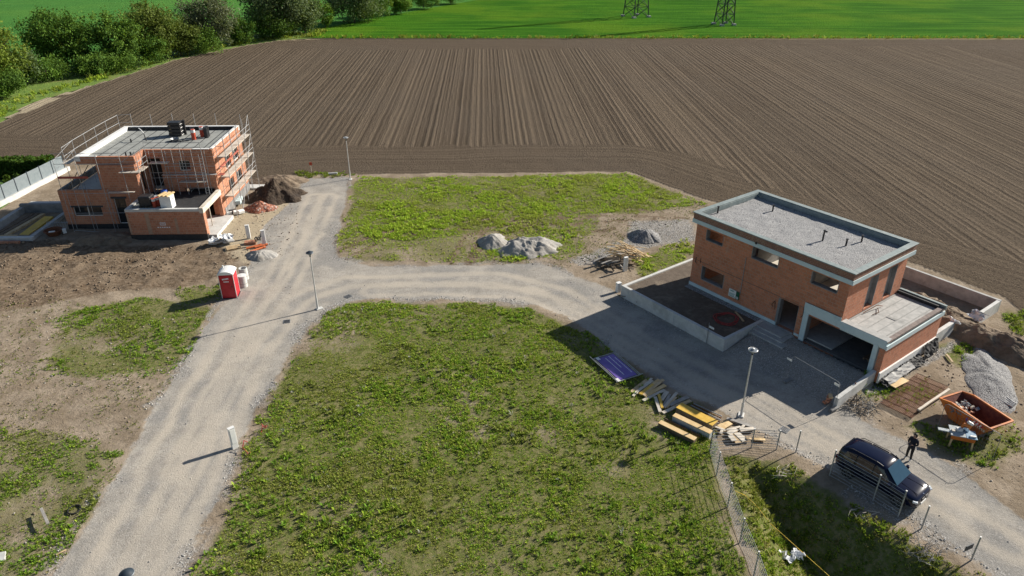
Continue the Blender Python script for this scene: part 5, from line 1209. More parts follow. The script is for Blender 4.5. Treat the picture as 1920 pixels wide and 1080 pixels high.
MB().obox((.15,.25,1.12), (.5,.16,.34), .2, 0, .3).build('blade_guard', M['orange'], t, bevel=.06); MB().obox((.3,.3,1.35), (.35,.18,.16), .2, 0, .5).build('blade_guard', M['white'], t, bevel=.04)
MB().obox((-.2,.05,.97), (.3,.24,.16), .3).build('fence_block', M['white'], t, bevel=.02); MB().obox((.45,-.3,.91), (.3,.12,.08), .1).build('push_stick', M['white'], t); MB().obox((-.5,-.1,.92), (.16,.2,.1), .1).build('wood_piece', M['wood_w'], t)
MB().box(.2,.66,.3,.75,.5,.56).build('lower_shelf', M['wood'], t); MB().box(-.3,.2,-.25,.25,.45,.8).build('motor_box', M['orange'], t, bevel=.03)
# brush pile: dry twigs
def twigs(name, label, c, r, n, mat, hh=.5, L=.9):
    mb = MB()
    for k in range(n):
        a = random.uniform(0,6.28); rr = r*math.sqrt(random.random()); p = Vector((rr*math.cos(a), rr*math.sin(a), random.uniform(0,hh)*(1-rr/r*.7)))
        b = random.uniform(0,6.28); q_ = p+Vector((math.cos(b), math.sin(b), random.uniform(-.3,.6)))*L*random.uniform(.4,1); q_.z = max(q_.z, .02)
        m_ = p.lerp(q_, .5)+Vector((random.uniform(-.1,.1), random.uniform(-.1,.1), random.uniform(0,.12))); mb.tube(p, m_, .018, .013, 4, False); mb.tube(m_, q_, .013, .006, 4, False)
    o = mb.build(name, mat); o.location = c; return tag(o, label, 'brushwood')
twigs('brush_pile', 'grey pile of dry brushwood beside the end of the driveway wall', on(1612,762), 1.0, 170, M['wood_g'], .5, .8)
twigs('dry_brush', 'dry grey brush on the bank below the right fence posts', on(1730,1035), .8, 60, M['wood_g'], .4, .7)
twigs('dry_brush', 'small pale dry branch on the shaded bank below the car', on(1612,962), .5, 14, M['wood_w'], .3, .7)
twigs('dry_brush', 'pale dry branch on the bank left of the car', on(1468,905), .5, 14, M['wood_w'], .3, .7)
t = thing('bicycle_tyre', 'dark old tyre ring lying on the stones at the left road edge', 'tyre', on(140,957,.06), 0); MB().lathe([(.3+.04*math.cos(a_), .04*math.sin(a_)) for a_ in [k*math.pi/4 for k in range(9)]], 20).build('tyre', M['rubber'], t, smooth=True)
pix_plank((77,953), (90,982), .13, .07, 'wood_g', .35, 'weathered board leaning in the weeds at the lower left'); pix_plank((105,1041), (124,1031), .06, .04, 'wood', .06, 'thin yellow stick lying at the left edge of the road', 'stick')
0 and MB().prism([tuple(P(*p)[:2]) for p in ((0,972),(45,958),(75,947),(60,958),(0,985))], -.05, .06).build('concrete_slab', M['concrete_l'], bevel=.02); pass
o = MB().prism([tuple(P(*p)[:2]) for p in ((-10,1040),(12,1035),(10,1050),(-10,1058))], -.05, .08).build('concrete_slab', M['concrete_l'], bevel=.02); tag(o, 'small pale concrete block at the lower left picture corner', 'slab')

# ------------------------------------------------------------------ car
cc = (P(1571,872,.0)+P(1727,930,.0))/2
pr, pf = P(1590,880,.55), P(1706,930,.55)
ang = math.atan2(pf.y-pr.y, pf.x-pr.x); cc = (pr+pf)/2; ang = R(-51)
cc = P(1648,893,.68)
CARS = .885
car = thing('parked_car', 'dark navy blue estate SUV parked on the gravel road behind the wire fence', 'car', (cc.x, cc.y, hz1(cc.x, cc.y)), ang)
ST_ = [(-2.46,.78,.5,.72,.92,1.0),(-2.38,.92,.36,.72,.98,1.06),(-1.9,.97,.3,.7,1.0,1.1),(-1.0,.98,.27,.68,1.0,1.1),(0,.98,.27,.68,1.0,1.09),(.9,.98,.27,.68,.99,1.08),(1.25,.97,.27,.68,.98,1.06),(1.8,.96,.28,.67,.93,1.02),(2.2,.92,.3,.64,.86,.95),(2.4,.84,.34,.6,.78,.86),(2.48,.7,.42,.58,.7,.76)]
vs = []; fs = []; m = 13
for (x, wd, zb, zm, zs, zt) in ST_:
    half = [(0,zb),(wd*.75,zb),(wd*.97,zb+.1),(wd,zm),(wd*.985,zs),(wd*.9,zt),(wd*.5,zt+.025)]
    ring = [(y, z) for y, z in half]+[(0,zt+.035)]+[(-y, z) for y, z in reversed(half[1:])]
    m = len(ring); vs += [(x, y, z) for y, z in ring]
for i in range(len(ST_)-1):
    for j in range(m): fs.append((i*m+j, i*m+(j+1)%m, (i+1)*m+(j+1)%m, (i+1)*m+j))
fs += [tuple(range(m-1,-1,-1)), tuple(range((len(ST_)-1)*m, len(ST_)*m))]
car.scale = (CARS,1.0,.97); car.location += Vector((.8,.6,0))*.28
MB().add(vs, fs).build('body', M['car'], car, smooth=True, sub=1)
GS = [(-2.36,.88,1.06,.86,1.1),(-2.3,.89,1.06,.74,1.55),(-2.05,.9,1.06,.7,1.7),(-.8,.9,1.06,.7,1.745),(0,.9,1.06,.7,1.74),(.35,.9,1.06,.68,1.68),(.75,.9,1.06,.74,1.4),(1.22,.86,1.04,.85,1.07)]
vs = []; fs = []
for (x, wb, zb, wt, zt) in GS: vs += [(x,wb,zb),(x,(wb*.45+wt*.55),zb*.45+zt*.55),(x,wt,zt),(x,wt*.5,zt+.035),(x,0,zt+.045),(x,-wt*.5,zt+.035),(x,-wt,zt),(x,-(wb*.45+wt*.55),zb*.45+zt*.55),(x,-wb,zb)]
for i in range(len(GS)-1):
    for j in range(8): fs.append((i*9+j, i*9+j+1, (i+1)*9+j+1, (i+1)*9+j))
fs += [tuple(range(8,-1,-1))]
MB().add(vs, fs).build('cabin', M['car'], car, smooth=True, sub=1)
def gq(name, pts, mat, off): 
    pts = [Vector(p) for p in pts]; n_ = (pts[1]-pts[0]).cross(pts[2]-pts[0]).normalized()
    if n_.dot(Vector(off)) < 0: n_ = -n_
    return MB().add([p+n_*.022 for p in pts]+[p-n_*.02 for p in pts], [(0,1,2,3),(7,6,5,4),(0,1,5,4),(1,2,6,5),(2,3,7,6),(3,0,4,7)]).build(name, mat, car, bevel=.01)
gq('windscreen', [(1.2,.76,1.12),(1.2,-.76,1.12),(.42,-.6,1.69),(.42,.6,1.69)], M['windscreen'], (1,0,1))
gq('rear_window', [(-2.37,.7,1.18),(-2.37,-.7,1.18),(-2.27,-.62,1.56),(-2.27,.62,1.56)], M['glass_car'], (-1,0,.5))
for sgn in (1, -1):
    gq('side_window', [(.95,sgn*.9,1.13),(-.15,sgn*.915,1.13),(-.15,sgn*.745,1.66),(.3,sgn*.735,1.63)], M['glass_car'], (0,sgn,.3))
    gq('side_window', [(-.22,sgn*.915,1.13),(-1.2,sgn*.915,1.13),(-1.2,sgn*.74,1.66),(-.22,sgn*.745,1.66)], M['glass_car'], (0,sgn,.3))
    gq('side_window', [(-1.27,sgn*.91,1.13),(-2.0,sgn*.89,1.16),(-1.85,sgn*.745,1.58),(-1.27,sgn*.74,1.65)], M['glass_car'], (0,sgn,.3))
    MB().path([(-1.9,sgn*.63,1.71),(-1.7,sgn*.64,1.79),(-.2,sgn*.65,1.82),(.2,sgn*.63,1.74)], .02, 6).build('roof_rail', M['black'], car)
    MB().obox((.85,sgn*1.06,1.14), (.2,.2,.15), sgn*.2).build('mirror', M['car'], car, bevel=.04)
    MB().obox((2.3,sgn*.74,.79), (.28,.3,.11), -sgn*.55, 0, .2).build('headlight', M['lens'], car, bevel=.03)
    MB().obox((-2.42,sgn*.72,.92), (.12,.36,.15), sgn*.35).build('tail_light', M['tail'], car, bevel=.03)
    for x in (1.5, -1.48):
        w_ = MB().lathe([(0,-.13),(.3,-.13),(.36,-.1),(.37,0),(.36,.1),(.3,.13),(0,.13)], 24).build('wheel', M['rubber'], car, smooth=True); w_.location = (x, sgn*.87, .37); w_.rotation_euler = (R(90),0,0)
        mb = MB(); mb.lathe([(0,.04),(.07,.05),(.07,-.05),(0,-.05)], 10)
        for k in range(5): mb.bar((0,0,0), (.23*math.cos(k*1.2566),.23*math.sin(k*1.2566),0), .06, .05)
        mb.lathe([(.22,-.04),(.26,-.04),(.26,.04),(.22,.04),(.22,-.04)], 20); r_ = mb.build('rim', M['rim'], w_); r_.location = (0,0,-sgn*.115)
        a_ = MB(); n = 14
        a_.add([(x+rr*math.cos(math.pi*i/n), sgn*yy, .37+rr*math.sin(math.pi*i/n)) for rr, yy in ((.4,.955),(.47,.985),(.47,.9)) for i in range(n+1)], [(k*(n+1)+i,k*(n+1)+i+1,(k+1)*(n+1)+i+1,(k+1)*(n+1)+i) for k in range(2) for i in range(n)]); a_.build('wheel_arch', M['black'], car)
    MB().bar((-.6,sgn*.975,.86), (-.4,sgn*.975,.86), .03, .03).build('door_handle', M['chrome'], car)
mb = MB()
for k in (-1, 1): mb.obox((2.475,k*.17,.72), (.05,.28,.2))
mb.build('grille', M['black'], car, bevel=.02)
MB().obox((2.47,0,.44), (.06,.55,.11)).build('number_plate', M['white'], car); MB().obox((2.4,0,.4), (.12,1.3,.1)).build('bumper_inlet', M['black'], car, bevel=.02)
MB().lathe([(0,.012),(.045,.012),(.045,0)], 12, (2.36,0,.91)).build('bonnet_badge', M['chrome'], car)
mb = MB(); mb.bar((1.25,.3,1.1), (2.25,.42,.99), .02, .02); mb.bar((1.25,-.3,1.1), (2.25,-.42,.99), .02, .02); mb.build('bonnet_crease', M['car'], car)

# ------------------------------------------------------------------ person
def person(label, base, rz):
    b = thing('tmp', '', '', (0,0,0)); bpy.data.objects.remove(b)
    J = {'pel':(0,0,.95),'w':(0,.0,1.1),'ch':(0,.02,1.33),'nk':(0,.03,1.49),'hd':(0,-.01,1.56),'fh':(0,-.03,1.66),'tp':(0,-.01,1.76)}
    E_ = [('pel','w'),('w','ch'),('ch','nk'),('nk','hd'),('hd','fh'),('fh','tp')]; Rr = {'pel':(.15,.11),'w':(.15,.11),'ch':(.18,.12),'nk':(.065,.065),'hd':(.075,.085),'fh':(.082,.095),'tp':(.055,.06)}
    for s_, sg in (('l',1),('r',-1)):
        J.update({'hp'+s_:(.1*sg,0,.88),'kn'+s_:(.12*sg,-.02,.49),'an'+s_:(.13*sg,.03,.09),'to'+s_:(.15*sg,-.14,.045),
                  'sh'+s_:(.2*sg,.02,1.4),'el'+s_:(.27*sg,.02,1.13),'wr'+s_:(.12*sg,-.2,1.16),'pm'+s_:(.08*sg,-.27,1.18)})
        E_ += [('pel','hp'+s_),('hp'+s_,'kn'+s_),('kn'+s_,'an'+s_),('an'+s_,'to'+s_),('ch','sh'+s_),('sh'+s_,'el'+s_),('el'+s_,'wr'+s_),('wr'+s_,'pm'+s_)]
        Rr.update({'hp'+s_:(.105,.105),'kn'+s_:(.075,.075),'an'+s_:(.055,.06),'to'+s_:(.045,.035),'sh'+s_:(.08,.08),'el'+s_:(.06,.06),'wr'+s_:(.042,.042),'pm'+s_:(.04,.025)})
        for k in range(5):
            n1, n2 = 'f%d%s' % (k, s_), 'g%d%s' % (k, s_); thumb = k == 4
            J[n1] = (.08*sg-.03*sg*(k-1.5)*.6, -.31-(.01 if k in (1,2) else 0), 1.17-.012*k) if not thumb else (.05*sg, -.27, 1.22)
            J[n2] = (J[n1][0]-.03*sg, J[n1][1]-.03, J[n1][2]-.03+(.04 if thumb else 0)); E_ += [('pm'+s_, n1), (n1, n2)]; Rr[n1] = (.011,.011); Rr[n2] = (.008,.008)
    ks = list(J); me = bpy.data.meshes.new('person'); me.from_pydata([J[k] for k in ks], [(ks.index(a), ks.index(b_)) for a, b_ in E_], [])
    o = link(bpy.data.objects.new('person', me)); sk = o.modifiers.new('skin', 'SKIN')
    for k, sv in zip(ks, me.skin_vertices[0].data): sv.radius = Rr[k]; sv.use_root = (k == 'pel')
    sb = o.modifiers.new('sub', 'SUBSURF'); sb.levels = 1; sb.render_levels = 1
    me2 = bpy.data.meshes.new_from_object(o.evaluated_get(bpy.context.evaluated_depsgraph_get())); o.modifiers.clear(); o.data = me2; me2.name = 'person'
    me2.materials.clear()
    for mt in ('navy_cloth','dark_cloth','skin','white'): me2.materials.append(M[mt])
    for p in me2.polygons:
        c = p.center; p.use_smooth = True
        if c.z > 1.5 or (c.y < -.215 and c.z > 1.0): p.material_index = 2
        elif c.z < .115: p.material_index = 3
        elif c.z < .9: p.material_index = 1
        else: p.material_index = 0
    o.location = base; o.rotation_euler = (0,0,rz); tag(o, label, 'person')
    vs = []
    mb = MB(); mb.lathe([(.0,1.785),(.06,1.775),(.098,1.72),(.104,1.66),(.1,1.6),(.085,1.55)], 14, (0,.02,0)); mb.build('hair', M['hair'], o, smooth=True)
    mb = MB(); mb.lathe([(.1,1.5),(.12,1.46),(.1,1.42)], 12, (0,.03,0)); mb.build('collar', M['navy_cloth'], o, smooth=True)
    mb = MB(); mb.lathe([(.165,.98),(.185,.86),(.175,.84)], 14); ob = mb.build('jacket_hem', M['navy_cloth'], o, smooth=True); ob.scale = (1.05,.82,1)
    for sg in (1, -1): MB().obox((sg*.032,-.116,1.655), (.026,.012,.012)).build('eye', M['dark_cloth'], o)
    MB().obox((0,-.128,1.62), (.024,.035,.045), 0, .3).build('nose', M['skin'], o, bevel=.008); MB().obox((0,-.115,1.575), (.045,.01,.01)).build('mouth', M['red_w'], o)
    return o
pb_ = on(1702,861)
person('person in a dark jacket and white shoes standing on the road beside the parked car', pb_, R(-62))
c = pb_+Vector((-.24*math.sin(R(62))*1.2, -.24*math.cos(R(62))*1.2, 1.17))
t = thing('remote_controller', 'small dark remote controller held in both hands by the person beside the car', 'controller', c, R(-62)); MB().box(-.09,.09,-.05,.05,-.02,.02).build('body', M['fence_d'], t, bevel=.01); MB().tube((.07,.03,0),(.09,.03,.12),.006,n=5).build('antenna', M['black'], t); MB().tube((-.07,.03,0),(-.09,.03,.12),.006,n=5).build('antenna', M['black'], t)

# ------------------------------------------------------------------ pylons
def pylon(label, base, rz, wb, hh=26.0):
    t = thing('lattice_pylon', label, 'pylon', base, rz, 'lattice pylons in the green field')
    def half(z): return (wb/2)*(1-.78*min(z/hh, 1))
    L = [0,2.6,5.0,7.4,9.6,11.8,13.8,15.8,17.6,19.4,21,22.6,24.2,26]; C = [(1,1),(-1,1),(-1,-1),(1,-1)]
    for cx, cy in C:
        mb = MB(); mb.bar((cx*half(0),cy*half(0),-.2), (cx*half(hh),cy*half(hh),hh), .2, .2); mb.build('leg', M['lattice'], t); MB().obox((cx*half(0),cy*half(0),.15), (.9,.9,.5)).build('foot_block', M['concrete'], t, bevel=.05)
    for i in range(4):
        a_, b_ = C[i], C[(i+1)%4]; mb = MB()
        for z0, z1 in zip(L[:-1], L[1:]):
            A_ = lambda c_, z: Vector((c_[0]*half(z), c_[1]*half(z), z))
            mb.bar(A_(a_,z0), A_(b_,z1), .1, .1); mb.bar(A_(b_,z0), A_(a_,z1), .1, .1); mb.bar(A_(a_,z1), A_(b_,z1), .1, .1)
        mb.build('lattice_face', M['lattice'], t)
    for z, l in ((18.5,4.5),(21.5,6),(24.5,4)):
        mb = MB(); mb.bar((-l,0,z), (l,0,z), .2, .2); mb.bar((-l,0,z), (0,0,z+1.3), .12, .12); mb.bar((l,0,z), (0,0,z+1.3), .12, .12); mb.build('cross_arm', M['lattice'], t)
p = P(1192,31); pylon('left and wider dark lattice pylon standing in the far green field', (p.x, p.y, -.03), .5, 5.0)
p = P(1357,46); pylon('right and narrower dark lattice pylon standing closer to the plowed field', (p.x, p.y, -.03), .35, 3.6)

# ------------------------------------------------------------------ trees and hedge
def leafcloud(name, parent, cen, rad, K, per, size, pal, seed, floor=None, shellness=.55):
    g_ = np.random.default_rng(seed); cen = np.array(cen); rad = np.array(rad)
    d = g_.normal(size=(K, 3)); d /= np.linalg.norm(d, axis=1)[:, None]; r = g_.random(K)**(1/3)*(1-shellness)+shellness*g_.random(K)**.35
    wob = .66+.5*g_.random(K); c = d*r[:, None]*wob[:, None]*rad+cen
    cr = (.11+.13*g_.random(K))*rad[:2].mean()
    pts = np.repeat(c, per, 0)+g_.normal(size=(K*per, 3))*np.repeat(cr, per)[:, None]*.62
    if floor is not None: pts[:, 2] = np.where(pts[:, 2] < floor, floor+g_.random(len(pts))*.5, pts[:, 2])
    n = len(pts); a = g_.normal(size=(n, 3)); a /= np.linalg.norm(a, axis=1)[:, None]; b_ = np.cross(a, g_.normal(size=(n, 3))); b_ /= np.linalg.norm(b_, axis=1)[:, None]
    s_ = (size*(.6+.8*g_.random(n)))[:, None]
    Vv = np.stack([pts-a*s_, pts+b_*s_*.55, pts+a*s_, pts-b_*s_*.55], 1).reshape(-1, 3)
    pal = np.array(pal); ci = g_.integers(0, len(pal), K); base = pal[ci]*(.75+.5*g_.random(K))[:, None]
    col = np.repeat(base, per, 0)*(.7+.6*g_.random(n))[:, None]
    return fastmesh(name, Vv, 4, M['leaf'], parent, np.repeat(col, 4, 0))
PAL = {'dark':[(.04,.09,.014),(.055,.115,.018),(.075,.14,.022)], 'mid':[(.075,.14,.022),(.1,.175,.028),(.065,.125,.024)], 'olive':[(.085,.115,.024),(.1,.13,.03),(.07,.105,.022)],
       'yellow':[(.12,.15,.025),(.1,.14,.02),(.085,.12,.02)], 'grey':[(.1,.115,.065),(.125,.14,.085),(.08,.1,.05)], 'greyd':[(.075,.11,.045),(.11,.145,.07),(.06,.09,.03)], 'light':[(.09,.16,.02),(.11,.19,.025),(.075,.14,.018)]}
def tree(label, px, base_y, top_y, wpx, pal, seed, kind='tree', K=70, per=110, low=.02):
    p = P(px, base_y); z = 25; 
    best = 2.0
    for k in range(10, 400):
        hgt = k*.1; r_ = Vector((p.x, p.y, hgt-CAMH)); fw = Vector((0, math.cos(R(PITCH)), -math.sin(R(PITCH)))); up = Vector((0, math.sin(R(PITCH)), math.cos(R(PITCH))))
        if 540-FPX*r_.dot(up)/r_.dot(fw) <= top_y: break
    dist = (p-Vector((0,0,CAMH))).length; wd = wpx/FPX*dist/2
    t = thing('shrub' if kind == 'shrub' else 'hedgerow_tree', label, kind, (p.x, p.y, -.04), 0, 'trees and shrubs of the hedgerow')
    rn = random.Random(seed); mb = MB(); h0 = hgt*.45; mb.tube((0,0,-.2), (rn.uniform(-.2,.2),0,h0), .035*hgt*.6, .02*hgt*.6, 8)
    for k in range(6):
        a_ = k*1.05+rn.random(); z0 = h0*(.45+.5*rn.random()); mb.tube((0,0,z0), (wd*.6*math.cos(a_), wd*.6*math.sin(a_), z0+hgt*(.2+.2*rn.random())), .012*hgt, .004*hgt, 5)
    mb.build('trunk', M['bark'], t)
    leafcloud('crown', t, (0,0,hgt*(.5+low)), (wd*.98, wd*.85, hgt*.48), int(K*1.5), int(per*.75), .12+.009*hgt, np.array(PAL[pal])*1.6, seed, .15)
    return t
TR = [('yellowish green tree cut off by the left picture edge',-8,172,38,120,'yellow','tree',90),('grey green shrub in front of the yellowish tree',45,158,92,70,'greyd','shrub',50),
 ('low rounded shrub right of the grey green shrub at the field track',92,150,106,75,'mid','shrub',50),('dark green bush at the foot of the yellowish tree at the left edge',12,182,128,80,'mid','shrub',45),
 ('large dark round tree standing clear left in the hedgerow',130,130,18,112,'dark','tree',120),('mid green bush at the right foot of the large dark round tree',180,140,104,70,'mid','shrub',50),
 ('tall narrow green tree at the left end of the leafy group',232,125,22,75,'mid','tree',80),('bush before the narrow tree beside the field track',222,132,96,90,'mid','shrub',60),
 ('broad green tree in the middle of the leafy group',290,112,6,95,'olive','tree',110),('olive brown tree right of the broad green one',340,104,28,70,'olive','tree',70),('green bush at the foot of the broad tree',285,118,60,80,'dark','shrub',50),
 ('silvery grey willow with feathery top',398,92,-14,95,'grey','tree',100),('green bush at the foot of the silvery willow',385,98,52,80,'mid','shrub',50),('dark low shrub standing alone right of the silvery willow',449,82,33,60,'dark','shrub',60),
 ('huge grey green tree right of the gap in the hedgerow',528,66,-55,130,'greyd','tree',150),('dark undergrowth at the foot of the huge grey green tree',510,72,20,90,'dark','shrub',60),('silvery bush in front of the huge tree',572,62,-8,75,'greyd','tree',80),
 ('small bright green conical tree beside the huge one',611,52,6,36,'light','tree',40),('broad dusky willow behind the bright conical tree',665,42,-45,100,'greyd','tree',110),('bright green bush left of the round pair',715,30,-22,50,'light','shrub',50),
 ('round bright bush of the far pair',752,25,-20,48,'light','shrub',50),('dark round bush far along the hedgerow',795,16,-25,55,'mid','shrub',50),('farthest dark bush at the top of the picture',845,7,-25,60,'mid','shrub',50),('dark shrub between the willow and the bright bush',690,38,5,60,'dark','shrub',40)]
for i, (lb, px, by, ty, wp, pl, kd, K) in enumerate(TR): tree(lb, px, by, ty, wp, pl, 100+i, kd, K)
h0, h1 = P(-60,331), P(104,327); d = h1-h0
t = thing('clipped_hedge', 'dense dark green hedge behind the grey panel fence at the left', 'hedge', h0, math.atan2(d.y, d.x)); L = d.length
for k in range(int(L/.8)): MB().tube((k*.8+.3,.0,0), (k*.8+.35,.05,1.5), .05, .02, 5).build('stem', M['bark'], t)
n = 20000; g_ = np.random.default_rng(5); pts = np.stack([g_.random(n)*L, (g_.random(n)-.5)*1.8, g_.random(n)**.7*2.0], -1); pts[:, 2] *= .86+.25*fbm(pts[:, 0], pts[:, 1], .9, 3)
a = g_.normal(size=(n, 3)); a /= np.linalg.norm(a, axis=1)[:, None]; b_ = np.cross(a, g_.normal(size=(n, 3))); b_ /= np.linalg.norm(b_, axis=1)[:, None]; s_ = (.1+.1*g_.random(n))[:, None]
fastmesh('foliage', np.stack([pts-a*s_, pts+b_*s_*.6, pts+a*s_, pts-b_*s_*.6], 1).reshape(-1, 3), 4, M['leaf'], t, np.repeat(np.array(PAL['dark'])[g_.integers(0, 3, n)]*(.7+.8*g_.random(n))[:, None], 4, 0))
t = thing('potted_shrub', 'small bright shrub on the lawn between hedge and panel fence', 'shrub', P(20,352), 0); MB().tube((0,0,0),(0,0,.8),.03).build('stem', M['bark'], t); leafcloud('foliage', t, (0,0,.9), (.5,.5,.8), 16, 40, .1, PAL['light'], 3, .05)
t = thing('flower_tub', 'round grey tub planted with a dark shrub near the hedge', 'planter', P(36,345), 0); MB().lathe([(0,0),(.55,0),(.7,.5),(.62,.5),(.55,.42),(0,.42)], 14).build('tub', M['concrete'], t); leafcloud('foliage', t, (0,0,.75), (.6,.6,.4), 16, 40, .1, PAL['mid'], 4, .4)
t = thing('field_marker', 'thin pale marker post at the foot of the huge hedgerow tree', 'post', P(538,62), 0); MB().tube((0,0,0),(0,0,1.8),.07).build('post', M['white'], t); MB().obox((0,0,2.0), (.4,.08,.5)).build('plate', M['white'], t)

# ------------------------------------------------------------------ weeds, grass, stones (uncountable: one object per patch)
GP = np.array([(.18,.275,.03),(.24,.33,.036),(.12,.21,.026),(.28,.32,.05),(.3,.27,.1),(.15,.28,.03)])
def grass(name, label, polys, dens, size, seed, blades=7, pal=(0,1,2,5), patch=.42, tone=1.0, keep=None, flowers=0.0, zf=hz, wide=1.0):
    g_ = np.random.default_rng(seed); P_ = []; S_ = []
    for poly, mul in polys:
        a = np.array(poly); x0, y0 = a.min(0)-.5; x1, y1 = a.max(0)+.5; n = int((x1-x0)*(y1-y0)*dens*mul)
        x = x0+g_.random(n)*(x1-x0); y = y0+g_.random(n)*(y1-y0); s = seed*1.3
        wx = x+(fbm(x, y, .5, 3, 1)-.5)*2.2; wy = y+(fbm(x, y, .5, 3, 2)-.5)*2.2
        pt = fbm(x, y, .38, 4, seed); fine = fbm(x, y, 2.1, 2, seed+1)
        ok = pip(wx, wy, poly) & (g_.random(n) < np.clip((pt-patch)*5+.35, .06, 1)*np.clip((fine-.3)*4, .05, 1))
        if keep is not None: ok &= keep(x, y)
        P_.append(np.stack([x, y], -1)[ok]); S_.append((.45+1.1*np.clip(pt-.25, 0, .5))[ok])
    xy = np.concatenate(P_); sc = np.concatenate(S_); n = len(xy); sz = size*sc*(.55+.9*g_.random(n)**2)
    z = zf(xy[:, 0], xy[:, 1])
    hue = fbm(xy[:, 0], xy[:, 1], .25, 3, seed+2); pi_ = np.array(pal)[g_.integers(0, len(pal), n)]
    col = GP[pi_]*(.7+.6*g_.random(n))[:, None]*tone; dry = np.clip((hue-.48)*5, 0, 1)[:, None]*.6; col = col*(1-dry)+np.array((.22,.22,.06))*dry*tone
    k = blades; bp = np.repeat(np.concatenate([xy, z[:, None]], 1), k, 0); s = np.repeat(sz, k); m_ = n*k
    an = g_.random(m_)*2*np.pi; ln = .35+.75*g_.random(m_); hh = s*(.35+.75*g_.random(m_)); rr = s*ln*.75
    dirv = np.stack([np.cos(an), np.sin(an), np.zeros(m_)], -1); side = np.stack([-np.sin(an), np.cos(an), np.zeros(m_)], -1)
    st = bp+dirv*(s*.12*g_.random(m_))[:, None]; st[:, 2] -= .02; wdt = (s*(.16+.14*g_.random(m_))*wide)[:, None]
    mid = st+dirv*(rr*.5)[:, None]+np.stack([np.zeros(m_)]*2+[hh*.75], -1); tip = st+dirv*rr[:, None]+np.stack([np.zeros(m_)]*2+[hh], -1)
    Vv = np.stack([st, mid+side*wdt*.5, tip, mid-side*wdt*.5], 1).reshape(-1, 3)
    cc_ = np.repeat(col, k, 0)*(.8+.4*g_.random(m_))[:, None]
    if flowers:
        fm = np.repeat((g_.random(n) < flowers*np.clip((hue-.35)*6, 0, 1)) , k); cc_[fm] = (.5,.5,.45)
    o = fastmesh(name, Vv, 4, M['grass'], None, np.repeat(cc_, 4, 0)); tag(o, label, 'weeds', None, 'stuff'); return o
notroad = lambda x, y: (soft(x, y, ROAD, .25, 2) < .4) & ~pip(x, y, BANN)
grass('meadow_weeds', 'fresh green weeds covering the large meadow between road and wire fence', [(G_FRONT, 1.0)], 230, .125, 1, 7, (0,1,2,5,1,3,4), .1, 1.75, notroad, .02)
grass('meadow_weeds', 'taller leafy weeds standing above the short grass of the large meadow', [(G_FRONT, 1.0)], 20, .24, 11, 9, (0,2,5,1), .42, 1.45, notroad, .03)
grass('meadow_weeds', 'bright grass on the strip between the curved road and the plowed field', [(G_TOP, 1.0),(G_TOP3, 1.0),(G_BAR, .8),(G_TOP2, .5)], 100, .2, 2, 6, (0,1,1,3), .12, 2.0, notroad)
grass('meadow_weeds', 'scattered weeds on the bare ground left of the near road', [(G_L1, .9),(G_L2, 1.4),(G_L3, .9)], 95, .16, 3, 8, (0,1,2,5), .3, 1.5, notroad)
grass('meadow_weeds', 'weeds round the orange skip and the rusty mats', [(G_R1, 1.2),(G_R2, 1.2),(G_R3, .9),(G_R4, .8),(G_MAT, 1.3)], 50, .22, 4, 8, (0,1,5), .36, 1.35)
grass('hollow_grass', 'grass and weeds growing on the banks of the hollow by the road', [(BASIN, 1.0)], 85, .22, 5, 8, (0,1,2,3,4), .2, 1.35)
SPARSE = PP((-60,560),(110,560),(400,570),(340,690),(230,850),(100,1085),(-200,1085))
grass('meadow_weeds', 'thin scattered weeds between the greener patches left of the road', [(SPARSE, 1.0),(PP((640,400),(700,335),(1320,385),(1290,410),(1100,500),(640,492)), 1.3),(PP((500,610),(640,565),(560,700),(470,860),(400,1010),(440,840)), 1.4)], 24, .13, 6, 6, (0,2,3,4), .34, .95, notroad)
vz = lambda x, y: np.full(np.shape(x), -.04)
grass('verge_grass', 'tall grass verge between the hedgerow and the plowed field', [(PP((-120,215),(0,190),(120,160),(200,141),(330,106),(450,79),(560,62),(620,56),(600,70),(520,73),(450,83),(330,108),(200,148),(60,187),(0,222),(-120,245)), 1.0)], 5, .75, 7, 7, (0,1,3), .2, 1.5, None, 0, vz)
grass('verge_grass', 'narrow line of rough grass along the far edge of the plowed field', [([(-46,172.2),(300,172.2),(300,174.6),(-46,174.6)], 1.0)], 3, .8, 8, 7, (0,1,3), .2, 1.3, None, 0, vz)
grass('field_edge_weeds', 'rough weeds along the near edge of the plowed field', [(PP((560,322),(670,322),(670,332),(560,332)), 2.),(PP((1880,590),(1960,575),(1960,640),(1900,625)), 1.)], 22, .3, 9, 7, (0,1,2), .3, 1.2)

